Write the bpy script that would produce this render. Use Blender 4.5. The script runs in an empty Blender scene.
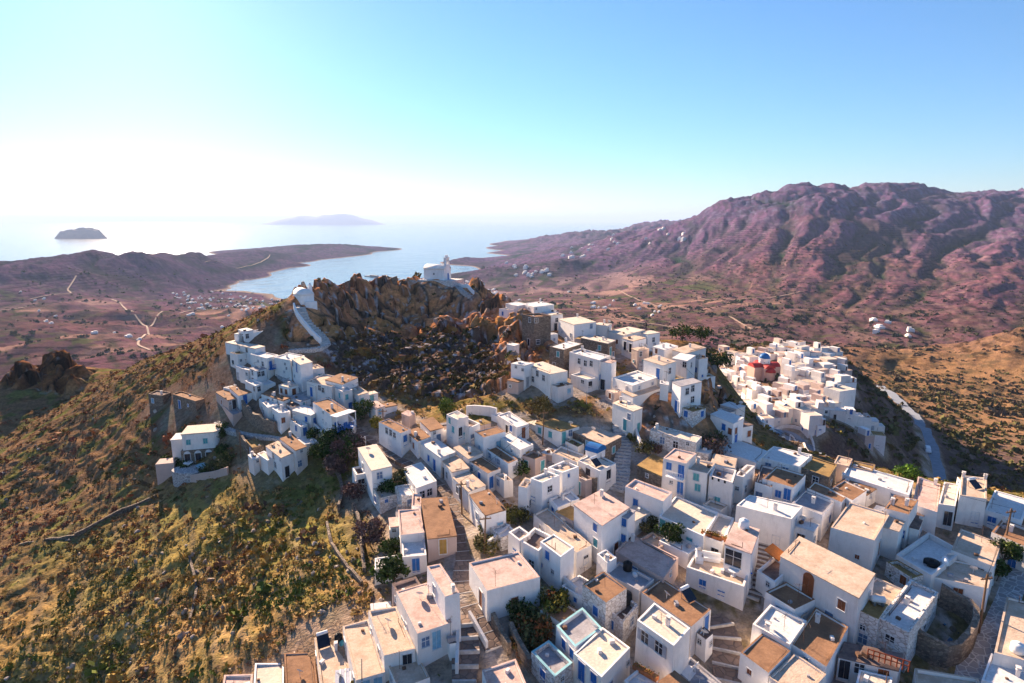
import bpy, math, random, re
import numpy as np
random.seed(7); RNG = np.random.default_rng(7)
SC = bpy.context.scene; COL = SC.collection
F_PX = 600.0; PITCH = math.radians(11.45); CAM_Z = 250.0
CP, SP = math.cos(PITCH), math.sin(PITCH)

# ---------------------------------------------------------------- camera
cam_d = bpy.data.cameras.new("camera"); cam = bpy.data.objects.new("camera", cam_d); COL.objects.link(cam)
cam_d.sensor_width = 36.0; cam_d.lens = 36.0 * F_PX / 1024.0
cam_d.clip_start = 1.0; cam_d.clip_end = 120000.0
cam.location = (0, 0, CAM_Z); cam.rotation_euler = (math.radians(90) - PITCH, 0, 0)
SC.camera = cam

def ray(px, py):
    """direction (depth 1 along the view axis) through a point measured on the photograph"""
    x = (px - 512.0) / F_PX; y = (341.5 - py) / F_PX
    return np.array([x, CP + y * SP, y * CP - SP])
def at_depth(px, py, Z): return np.array([0, 0, CAM_Z]) + Z * ray(px, py)
def at_level(px, py, z):
    d = ray(px, py); return np.array([0, 0, CAM_Z]) + d * ((z - CAM_Z) / d[2])

# ---------------------------------------------------------------- land: a smooth surface through surveyed points
ctrl = []
def g(*rows):                       # picture point + distance
    for px, py, Z in rows: ctrl.append(at_depth(px, py, Z))
def gz(*rows):                      # picture point + height above the sea
    for px, py, z in rows: ctrl.append(at_level(px, py, z))
def gh(*rows):                      # hidden ground: bearing, distance, height above the sea
    for px, Y, z in rows: ctrl.append(np.array([(px - 512) / F_PX * Y, Y, z]))
# foreground quarter
g((640,683,60),(500,683,60),(800,683,60),(950,683,61),(400,683,60.5),(450,600,69),(560,600,70),(700,600,70),(850,600,69),(1000,600,70),
  (480,540,80),(600,540,81),(720,540,80),(850,540,79),(960,540,80),(560,500,90),(700,500,88),(820,500,87),(960,500,88),
  (470,460,100),(560,450,101),(640,450,99),(720,470,93),(400,560,80),(430,500,92),(400,450,106))
gh((512,30,205),(100,36,186),(900,34,206),(-200,60,180),(1250,60,205),(512,5,205),(-600,20,185),(1600,20,205))
# left slope
g((370,495,97),(310,490,105),(200,550,96),(300,560,85),(0,683,82),(100,683,78),(200,683,70),(250,640,72),(330,600,74),(0,560,110),(100,580,98),
  (50,500,130),(150,480,124),(0,440,165),(100,430,150),(60,400,185),(195,470,122),(195,425,131),(205,395,139),(240,465,116),(280,470,109),
  (130,480,126),(150,500,119))
g((245,345,150),(270,395,130),(320,430,118),(360,440,112),(250,322,161),(200,345,168),(140,362,178),(95,384,186),(330,380,136),(300,360,144),(270,350,148))
g((50,362,200),(20,372,203),(80,372,196))
gh((200,235,176),(100,255,158),(0,265,142),(300,260,180),(250,330,120),(100,380,100),(0,380,92))
# castle rock
g((303,293,165),(300,312,157),(325,346,146),(340,297,184),(360,287,189),(400,282,195),(437,279,198),(470,287,190),(490,297,182),(505,315,168),
  (360,312,182),(400,318,188),(437,312,189),(470,318,181),(350,330,168),(430,335,172),(400,345,161),(400,372,143),(430,372,141),(350,368,143),(480,360,146),(500,385,123),
  (440,402,124),(370,402,126),(460,430,108),(520,430,106),(580,420,106),(560,400,114),(505,345,150),(320,300,168))
gh((340,235,196),(400,245,196),(440,250,196),(480,235,196),(400,330,135),(300,220,208),(520,260,180),(460,340,130))
# upper quarter
g((560,330,160),(525,312,176),(600,345,150),(650,347,154),(600,385,120),(545,385,118),(640,380,130),(625,432,104),(690,372,131),(700,342,162),
  (660,394,108),(690,400,106),(715,447,99),(715,412,104),(650,415,104),(735,425,115),(760,445,110),(735,395,150),(755,420,150))
gh((560,225,192),(620,215,186),(700,205,172),(690,240,160),(600,300,135))
# ridge edge and what lies behind it
g((800,470,102),(900,480,97),(980,490,95),(1024,495,95),(840,462,106))
gh((900,125,192),(1000,122,188),(1100,120,186),(840,128,194),(900,165,166),(1000,165,160))
g((770,437,165),(800,442,164),(820,458,152))
# lower village
g((780,345,330),(720,350,350),(770,370,288),(800,400,240),(830,432,207),(725,380,290),(850,362,305),(852,385,262),(815,420,222),(745,405,240),(700,352,345))
g((872,385,300),(880,412,265),(860,440,215),(885,445,225),(888,392,415),(905,410,358),(920,430,300),(932,455,256),(936,485,226))
gh((930,195,150),(1000,215,146),(870,180,158))
g((960,430,330),(1024,470,255),(1024,440,305),(950,385,520),(1024,400,480),(900,370,600),(870,352,640),(1024,350,600),(1024,327,640),(970,350,640),(900,350,800))
gh((1300,300,140),(1300,600,150),(1500,300,150))
# middle distance
gz((800,340,85),(720,335,82),(640,322,70),(700,320,75),(560,305,54),(620,300,52),(960,343,95),(600,335,80),(660,338,84))
g((800,310,1050),(800,280,1350),(800,250,1650),(800,220,1950),(800,200,2150),(816,187,2800),(868,186,2800),(759,192,2750),
  (700,300,1450),(700,270,1800),(700,245,2200),(691,219,2750),(725,202,2550),(900,335,850),(900,310,1050),(900,280,1320),(900,250,1650),(900,215,2000),(913,188,2750),
  (942,193,2800),(982,194,2750),(1024,192,2750),(1000,318,900),(1000,290,1150),(1000,255,1550),(1000,220,1950),(640,300,1520),(650,270,1950),(650,240,2600),
  (1150,330,800),(1150,250,1600),(1150,195,2750))
gh((690,3400,250),(760,3500,330),(868,3500,340),(980,3500,340),(1150,3500,340),(720,4200,200),(900,4500,200),(1100,4500,250))
gz((600,290,30),(600,272,58),(560,258,105),(520,276,38),(498,266,62),(480,285,12),(540,290,25),(540,262,75),(600,255,100))
g((600,243,3300),(560,246,3600))
g((543,236,5600),(583,233,5300),(628,227,5400),(668,221,5600),(682,222,5800))
gz((520,255,5),(505,250,3))
# left valley and headland
gz((60,380,60),(0,380,60),(150,350,55),(90,345,62),(120,330,50),(30,330,62),(200,330,45),(250,310,20),(200,290,5),(230,288,0.5),(270,298,1),(300,303,1.5),(330,310,2),
   (60,300,42),(0,300,50),(30,266,112),(75,268,95),(0,264,112),(140,255,122),(150,280,50),(200,253,105),(200,275,35),(260,250,70),
   (310,244,60),(345,244,52),(372,251,5),(280,262,25),(230,268,30),(180,268,70),(110,268,90))
gz((373,254,0),(350,257,0),(320,260,0),(300,263,0),(290,268,0),(270,273,0),(240,281,0),(229,286,0),(245,291,0),(272,294,0))
gz((300,280,-14),(350,270,-14),(400,265,-14),(330,292,-10),(440,262,-14),(420,270,-10),(470,250,-14),(255,284,-6),(480,243,-14),(390,255,-14))
gz((400,281,1),(430,277,1),(449,274,0),(480,270,0),(488,262,0),(486,253,0),(498,246,0),(450,290,6),(420,290,4),(462,268,-6))
gz((449,265,0),(465,257,26),(481,262,10),(448,261,0))
gh((0,3000,-12),(60,3100,-12),(140,3700,-12),(200,4300,-12),(250,5600,-12),(345,7000,-14),(400,6000,-14),(0,4500,-15),(100,6500,-15),(480,7000,-15),(560,9000,-15),
   (-400,800,70),(-400,2000,100),(-400,4000,-10),(300,9000,-15),(680,9000,-15),(900,9000,-15))
CT = np.array(ctrl)
def _uv(x, y):
    r = np.sqrt(x * x + y * y) + 1e-6
    return np.stack([np.arctan2(x, y), np.log(np.maximum(r, 12.0))], -1)
_C = _uv(CT[:, 0], CT[:, 1]); _n = len(_C)
_D = np.sqrt(((_C[:, None] - _C[None]) ** 2).sum(-1) + 2.0e-5)
_A = np.zeros((_n + 3, _n + 3)); _A[:_n, :_n] = _D; _A[:_n, _n] = 1; _A[:_n, _n + 1] = _C[:, 0]; _A[:_n, _n + 2] = _C[:, 1]
_A[_n:, :_n] = _A[:_n, _n:].T
_W = np.linalg.lstsq(_A, np.concatenate([CT[:, 2], np.zeros(3)]), rcond=None)[0]
def h0(x, y):
    """smooth ground height"""
    x = np.asarray(x, float); y = np.asarray(y, float); sh = x.shape
    p = _uv(x.ravel(), y.ravel()); out = np.empty(len(p))
    for i in range(0, len(p), 20000):
        q = p[i:i + 20000]
        d2 = (q * q).sum(1)[:, None] + (_C * _C).sum(1)[None] - 2 * q @ _C.T
        out[i:i + 20000] = np.sqrt(np.maximum(d2, 0) + 2.0e-5) @ _W[:_n] + _W[_n] + q @ _W[_n + 1:]
    return out.reshape(sh)
def hit(px, py, lift=0.0, zmin=34.0, zmax=480.0):
    """where the line of sight through a picture point meets the ground (raised by lift)"""
    d = ray(px, py)
    Z = np.exp(np.linspace(math.log(zmin), math.log(zmax), 900))
    P = np.array([0, 0, CAM_Z]) + Z[:, None] * d
    gdiff = P[:, 2] - h0(P[:, 0], P[:, 1]) - lift
    idx = np.where((gdiff[:-1] > 0) & (gdiff[1:] <= 0))[0]
    if len(idx) == 0:
        i = int(np.argmin(np.abs(gdiff))); return P[i]
    i = idx[0]; t = gdiff[i] / (gdiff[i] - gdiff[i + 1])
    return P[i] * (1 - t) + P[i + 1] * t

# ---------------------------------------------------------------- noise
_perm = np.random.default_rng(3).permutation(256); _perm = np.concatenate([_perm, _perm, _perm])
_grad = np.array([[math.cos(a), math.sin(a)] for a in np.linspace(0, 2 * math.pi, 16, endpoint=False)])
def pn(x, y):
    xi = np.floor(x).astype(int); yi = np.floor(y).astype(int); xf = x - xi; yf = y - yi
    u = xf * xf * xf * (xf * (xf * 6 - 15) + 10); v = yf * yf * yf * (yf * (yf * 6 - 15) + 10)
    def gr(ix, iy, dx, dy):
        k = _grad[_perm[_perm[ix & 255] + (iy & 255)] & 15]; return k[..., 0] * dx + k[..., 1] * dy
    a = gr(xi, yi, xf, yf); b = gr(xi + 1, yi, xf - 1, yf); c = gr(xi, yi + 1, xf, yf - 1); d = gr(xi + 1, yi + 1, xf - 1, yf - 1)
    return ((a * (1 - u) + b * u) * (1 - v) + (c * (1 - u) + d * u) * v) * 1.5
def fbm(x, y, n=4):
    s = 0; a = 1; t = 0
    for i in range(n):
        s = s + a * pn(x + 17.3 * i, y - 9.1 * i); t += a; a *= .5; x = x * 2.03; y = y * 2.03
    return s / t
def ridged(x, y, n=4):
    s = 0; a = 1; t = 0
    for i in range(n):
        s = s + a * (1 - 2 * np.abs(pn(x + 31.7 * i, y + 5.3 * i))); t += a; a *= .5; x = x * 2.07; y = y * 2.07
    return s / t
def sstep(a, b, x):
    t = np.clip((x - a) / (b - a), 0, 1); return t * t * (3 - 2 * t)
def in_poly(x, y, poly):
    c = np.zeros(np.shape(x), bool); n = len(poly)
    for i in range(n):
        x1, y1 = poly[i]; x2, y2 = poly[(i + 1) % n]
        k = ((y1 > y) != (y2 > y)) & (x < (x2 - x1) * (y - y1) / (y2 - y1 + 1e-12) + x1); c ^= k
    return c

# ---------------------------------------------------------------- materials
def mat(name, base, rough=.85, var=.25, scale=1.0, col2=None, bump=.0, bscale=None, spec=.08, metal=0.0, thr=(.35, .65), detail=6):
    m = bpy.data.materials.new(name); m.use_nodes = True; nt = m.node_tree; N = nt.nodes; L = nt.links
    b = N['Principled BSDF']; b.inputs['Roughness'].default_value = rough; b.inputs['Metallic'].default_value = metal
    b.inputs['Specular IOR Level'].default_value = spec
    geo = N.new('ShaderNodeNewGeometry')
    n1 = N.new('ShaderNodeTexNoise'); n1.inputs['Scale'].default_value = scale; n1.inputs['Detail'].default_value = detail; n1.inputs['Roughness'].default_value = .65
    L.new(geo.outputs['Position'], n1.inputs['Vector'])
    r = N.new('ShaderNodeValToRGB'); r.color_ramp.elements[0].position = thr[0]; r.color_ramp.elements[1].position = thr[1]
    c2 = col2 or tuple(c * (1 - var) for c in base)
    r.color_ramp.elements[0].color = (*c2, 1); r.color_ramp.elements[1].color = (*base, 1)
    L.new(n1.outputs['Fac'], r.inputs['Fac']); L.new(r.outputs['Color'], b.inputs['Base Color'])
    if bump:
        n2 = N.new('ShaderNodeTexNoise'); n2.inputs['Scale'].default_value = bscale or scale * 6; n2.inputs['Detail'].default_value = 5
        L.new(geo.outputs['Position'], n2.inputs['Vector'])
        bp = N.new('ShaderNodeBump'); bp.inputs['Strength'].default_value = bump; bp.inputs['Distance'].default_value = .1
        L.new(n2.outputs['Fac'], bp.inputs['Height']); L.new(bp.outputs['Normal'], b.inputs['Normal'])
    return m
def plaster(name, base, dirt=(.42, .36, .32), amount=.55):
    """limewashed wall: patchy wash with worn, dirty streaks that run down the wall"""
    m = mat(name, base, .9, .1, .8, bump=.35, bscale=3.0); nt = m.node_tree; N = nt.nodes; L = nt.links; b = N['Principled BSDF']
    geo = N.new('ShaderNodeNewGeometry'); mp = N.new('ShaderNodeMapping'); mp.inputs['Scale'].default_value = (1.6, 1.6, .28)
    L.new(geo.outputs['Position'], mp.inputs['Vector'])
    n = N.new('ShaderNodeTexNoise'); n.inputs['Scale'].default_value = 1.0; n.inputs['Detail'].default_value = 8; n.inputs['Roughness'].default_value = .7
    L.new(mp.outputs['Vector'], n.inputs['Vector'])
    r = N.new('ShaderNodeValToRGB'); r.color_ramp.elements[0].position = .53; r.color_ramp.elements[1].position = .78
    r.color_ramp.elements[0].color = (0, 0, 0, 1); r.color_ramp.elements[1].color = (amount, amount, amount, 1)
    L.new(n.outputs['Fac'], r.inputs['Fac'])
    mx = N.new('ShaderNodeMix'); mx.data_type = 'RGBA'; old = b.inputs['Base Color'].links[0].from_socket
    L.new(r.outputs['Color'], mx.inputs[0]); L.new(old, mx.inputs[6]); mx.inputs[7].default_value = (*dirt, 1); L.new(mx.outputs[2], b.inputs['Base Color'])
    return m
def roofmat(name, base, stain, amount=.8, scale=.6):
    """flat cement or earth roof: large stains plus fine grit"""
    m = mat(name, base, .95, .3, scale * 6, bump=.4, bscale=5.0, thr=(.3, .7)); nt = m.node_tree; N = nt.nodes; L = nt.links; b = N['Principled BSDF']
    geo = N.new('ShaderNodeNewGeometry'); n = N.new('ShaderNodeTexNoise'); n.inputs['Scale'].default_value = scale; n.inputs['Detail'].default_value = 9; n.inputs['Roughness'].default_value = .68
    L.new(geo.outputs['Position'], n.inputs['Vector'])
    r = N.new('ShaderNodeValToRGB'); r.color_ramp.elements[0].position = .45; r.color_ramp.elements[1].position = .62
    r.color_ramp.elements[0].color = (0, 0, 0, 1); r.color_ramp.elements[1].color = (amount, amount, amount, 1)
    L.new(n.outputs['Fac'], r.inputs['Fac'])
    mx = N.new('ShaderNodeMix'); mx.data_type = 'RGBA'; old = b.inputs['Base Color'].links[0].from_socket
    L.new(r.outputs['Color'], mx.inputs[0]); L.new(old, mx.inputs[6]); mx.inputs[7].default_value = (*stain, 1); L.new(mx.outputs[2], b.inputs['Base Color'])
    return m
def stonemat(name, base, mortar, scale=2.2, rnd=.5):
    m = bpy.data.materials.new(name); m.use_nodes = True; nt = m.node_tree; N = nt.nodes; L = nt.links; b = N['Principled BSDF']
    b.inputs['Roughness'].default_value = .92; b.inputs['Specular IOR Level'].default_value = .2
    geo = N.new('ShaderNodeNewGeometry'); mp = N.new('ShaderNodeMapping'); mp.inputs['Scale'].default_value = (1, 1, 1.7); L.new(geo.outputs['Position'], mp.inputs['Vector'])
    v = N.new('ShaderNodeTexVoronoi'); v.inputs['Scale'].default_value = scale; L.new(mp.outputs['Vector'], v.inputs['Vector'])
    ve = N.new('ShaderNodeTexVoronoi'); ve.feature = 'DISTANCE_TO_EDGE'; ve.inputs['Scale'].default_value = scale; L.new(mp.outputs['Vector'], ve.inputs['Vector'])
    r = N.new('ShaderNodeValToRGB'); r.color_ramp.elements[0].color = (*[c * rnd for c in base], 1); r.color_ramp.elements[1].color = (*base, 1)
    sp = N.new('ShaderNodeSeparateColor'); L.new(v.outputs['Color'], sp.inputs[0]); L.new(sp.outputs[0], r.inputs['Fac'])
    e = N.new('ShaderNodeValToRGB'); e.color_ramp.elements[0].position = .02; e.color_ramp.elements[1].position = .09; L.new(ve.outputs['Distance'], e.inputs['Fac'])
    mx = N.new('ShaderNodeMix'); mx.data_type = 'RGBA'; L.new(e.outputs['Color'], mx.inputs[0]); mx.inputs[6].default_value = (*mortar, 1); L.new(r.outputs['Color'], mx.inputs[7])
    L.new(mx.outputs[2], b.inputs['Base Color'])
    bp = N.new('ShaderNodeBump'); bp.inputs['Strength'].default_value = .6; bp.inputs['Distance'].default_value = .12
    L.new(e.outputs['Color'], bp.inputs['Height']); L.new(bp.outputs['Normal'], b.inputs['Normal'])
    return m
def attrmat(name, attr, rough=.95, bump=.6, bscale=2.0, fine=.35, fscale=1.5, spec=.15, trans=0.0):
    """colour stored per point, broken up by fine noise"""
    m = bpy.data.materials.new(name); m.use_nodes = True; nt = m.node_tree; N = nt.nodes; L = nt.links; b = N['Principled BSDF']
    b.inputs['Roughness'].default_value = rough; b.inputs['Specular IOR Level'].default_value = spec
    a = N.new('ShaderNodeAttribute'); a.attribute_name = attr
    geo = N.new('ShaderNodeNewGeometry'); n = N.new('ShaderNodeTexNoise'); n.inputs['Scale'].default_value = fscale; n.inputs['Detail'].default_value = 8; n.inputs['Roughness'].default_value = .75
    L.new(geo.outputs['Position'], n.inputs['Vector'])
    mr = N.new('ShaderNodeMapRange'); mr.inputs[1].default_value = .3; mr.inputs[2].default_value = .7; mr.inputs[3].default_value = 1 - fine; mr.inputs[4].default_value = 1 + fine
    L.new(n.outputs['Fac'], mr.inputs[0])
    vm = N.new('ShaderNodeVectorMath'); vm.operation = 'SCALE'; L.new(a.outputs['Color'], vm.inputs[0]); L.new(mr.outputs[0], vm.inputs['Scale'])
    L.new(vm.outputs[0], b.inputs['Base Color'])
    if bump:
        n2 = N.new('ShaderNodeTexNoise'); n2.inputs['Scale'].default_value = bscale; n2.inputs['Detail'].default_value = 6
        L.new(geo.outputs['Position'], n2.inputs['Vector'])
        bp = N.new('ShaderNodeBump'); bp.inputs['Strength'].default_value = bump; bp.inputs['Distance'].default_value = .4
        L.new(n2.outputs['Fac'], bp.inputs['Height']); L.new(bp.outputs['Normal'], b.inputs['Normal'])
    return m

# ---------------------------------------------------------------- object helpers
def link(name, me, material=None, parent=None):
    o = bpy.data.objects.new(name, me); COL.objects.link(o)
    if material is not None and not me.materials: me.materials.append(material)
    if parent is not None: o.parent = parent
    return o
def tag(o, label=None, cat=None, group=None, kind=None):
    if label: o['label'] = label
    if cat: o['category'] = cat
    if group: o['group'] = group
    if kind: o['kind'] = kind
    return o
def empty(name, loc, label, cat, group=None):
    o = bpy.data.objects.new(name, None); COL.objects.link(o); o.location = loc; o.empty_display_size = .5
    return tag(o, label, cat, group)
class MB:
    """collects pieces of ONE part"""
    def __init__(s, o=(0, 0, 0)): s.v = []; s.f = []; s.m = []; s.o = np.array(o, float)
    def add(s, verts, faces, mi=0):
        k = len(s.v); s.v += [tuple(np.array(p, float) - s.o) for p in verts]; s.f += [tuple(i + k for i in f) for f in faces]; s.m += [mi] * len(faces)
    def prism(s, poly, z0, z1, mi=0):
        """poly counter-clockwise [(x,y)], z1 may be a list"""
        n = len(poly); zt = z1 if hasattr(z1, '__len__') else [z1] * n; zb = z0 if hasattr(z0, '__len__') else [z0] * n
        s.add([(*p[:2], b) for p, b in zip(poly, zb)] + [(*p[:2], t) for p, t in zip(poly, zt)],
              [tuple(range(n - 1, -1, -1)), tuple(range(n, 2 * n))] + [(i, (i + 1) % n, n + (i + 1) % n, n + i) for i in range(n)], mi)
    def obox(s, c, ax, ay, az, mi=0):
        """box: centre and three half-axis vectors"""
        c, ax, ay, az = map(np.array, (c, ax, ay, az)); V = []
        for k in (-1, 1):
            for i, j in ((-1, -1), (1, -1), (1, 1), (-1, 1)): V.append(c + i * ax + j * ay + k * az)
        s.add(V, [(3, 2, 1, 0), (4, 5, 6, 7), (0, 1, 5, 4), (1, 2, 6, 5), (2, 3, 7, 6), (3, 0, 4, 7)], mi)
    def tube(s, a, b, r0, r1=None, n=8, mi=0):
        a = np.array(a, float); b = np.array(b, float); r1 = r0 if r1 is None else r1
        d = b - a; d /= np.linalg.norm(d) + 1e-9; u = np.cross(d, (0, 0, 1) if abs(d[2]) < .9 else (1, 0, 0)); u /= np.linalg.norm(u); w = np.cross(d, u)
        V = [a + r0 * (math.cos(t) * u + math.sin(t) * w) for t in np.linspace(0, 2 * math.pi, n, endpoint=False)] + \
            [b + r1 * (math.cos(t) * u + math.sin(t) * w) for t in np.linspace(0, 2 * math.pi, n, endpoint=False)]
        s.add(V, [(i, (i + 1) % n, n + (i + 1) % n, n + i) for i in range(n)] + [tuple(range(n - 1, -1, -1)), tuple(range(n, 2 * n))], mi)
    def lathe(s, c, prof, n=16, mi=0, sx=1, sy=1):
        c = np.array(c, float); V = []; m = len(prof)
        for r, z in prof:
            for t in np.linspace(0, 2 * math.pi, n, endpoint=False): V.append(c + np.array([r * math.cos(t) * sx, r * math.sin(t) * sy, z]))
        F = [(k * n + i, k * n + (i + 1) % n, (k + 1) * n + (i + 1) % n, (k + 1) * n + i) for k in range(m - 1) for i in range(n)]
        F += [tuple(range(n - 1, -1, -1)), tuple(range((m - 1) * n, m * n))]; s.add(V, F, mi)
    def build(s, name, mats, parent=None, smooth=False):
        me = bpy.data.meshes.new(name); me.from_pydata(s.v, [], s.f)
        mats = mats if isinstance(mats, (list, tuple)) else [mats]
        for m in mats: me.materials.append(m)
        if len(mats) > 1: me.polygons.foreach_set('material_index', s.m)
        if smooth: me.polygons.foreach_set('use_smooth', [True] * len(me.polygons))
        return link(name, me, None, parent)
def npmesh(name, V, Fq, k, material, smooth=False, color=None):
    me = bpy.data.meshes.new(name); n = len(Fq)
    me.vertices.add(len(V)); me.vertices.foreach_set('co', np.asarray(V, np.float32).ravel())
    me.loops.add(n * k); me.loops.foreach_set('vertex_index', np.asarray(Fq, np.int32).ravel())
    me.polygons.add(n); me.polygons.foreach_set('loop_start', np.arange(0, n * k, k, dtype=np.int32))
    me.polygons.foreach_set('use_smooth', np.full(n, smooth)); me.update(calc_edges=True)
    if color is not None:
        a = me.attributes.new('tint', 'FLOAT_COLOR', 'POINT'); c = np.ones((len(V), 4), np.float32); c[:, :3] = color; a.data.foreach_set('color', c.ravel())
    me.materials.append(material)
    return link(name, me)
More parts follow.
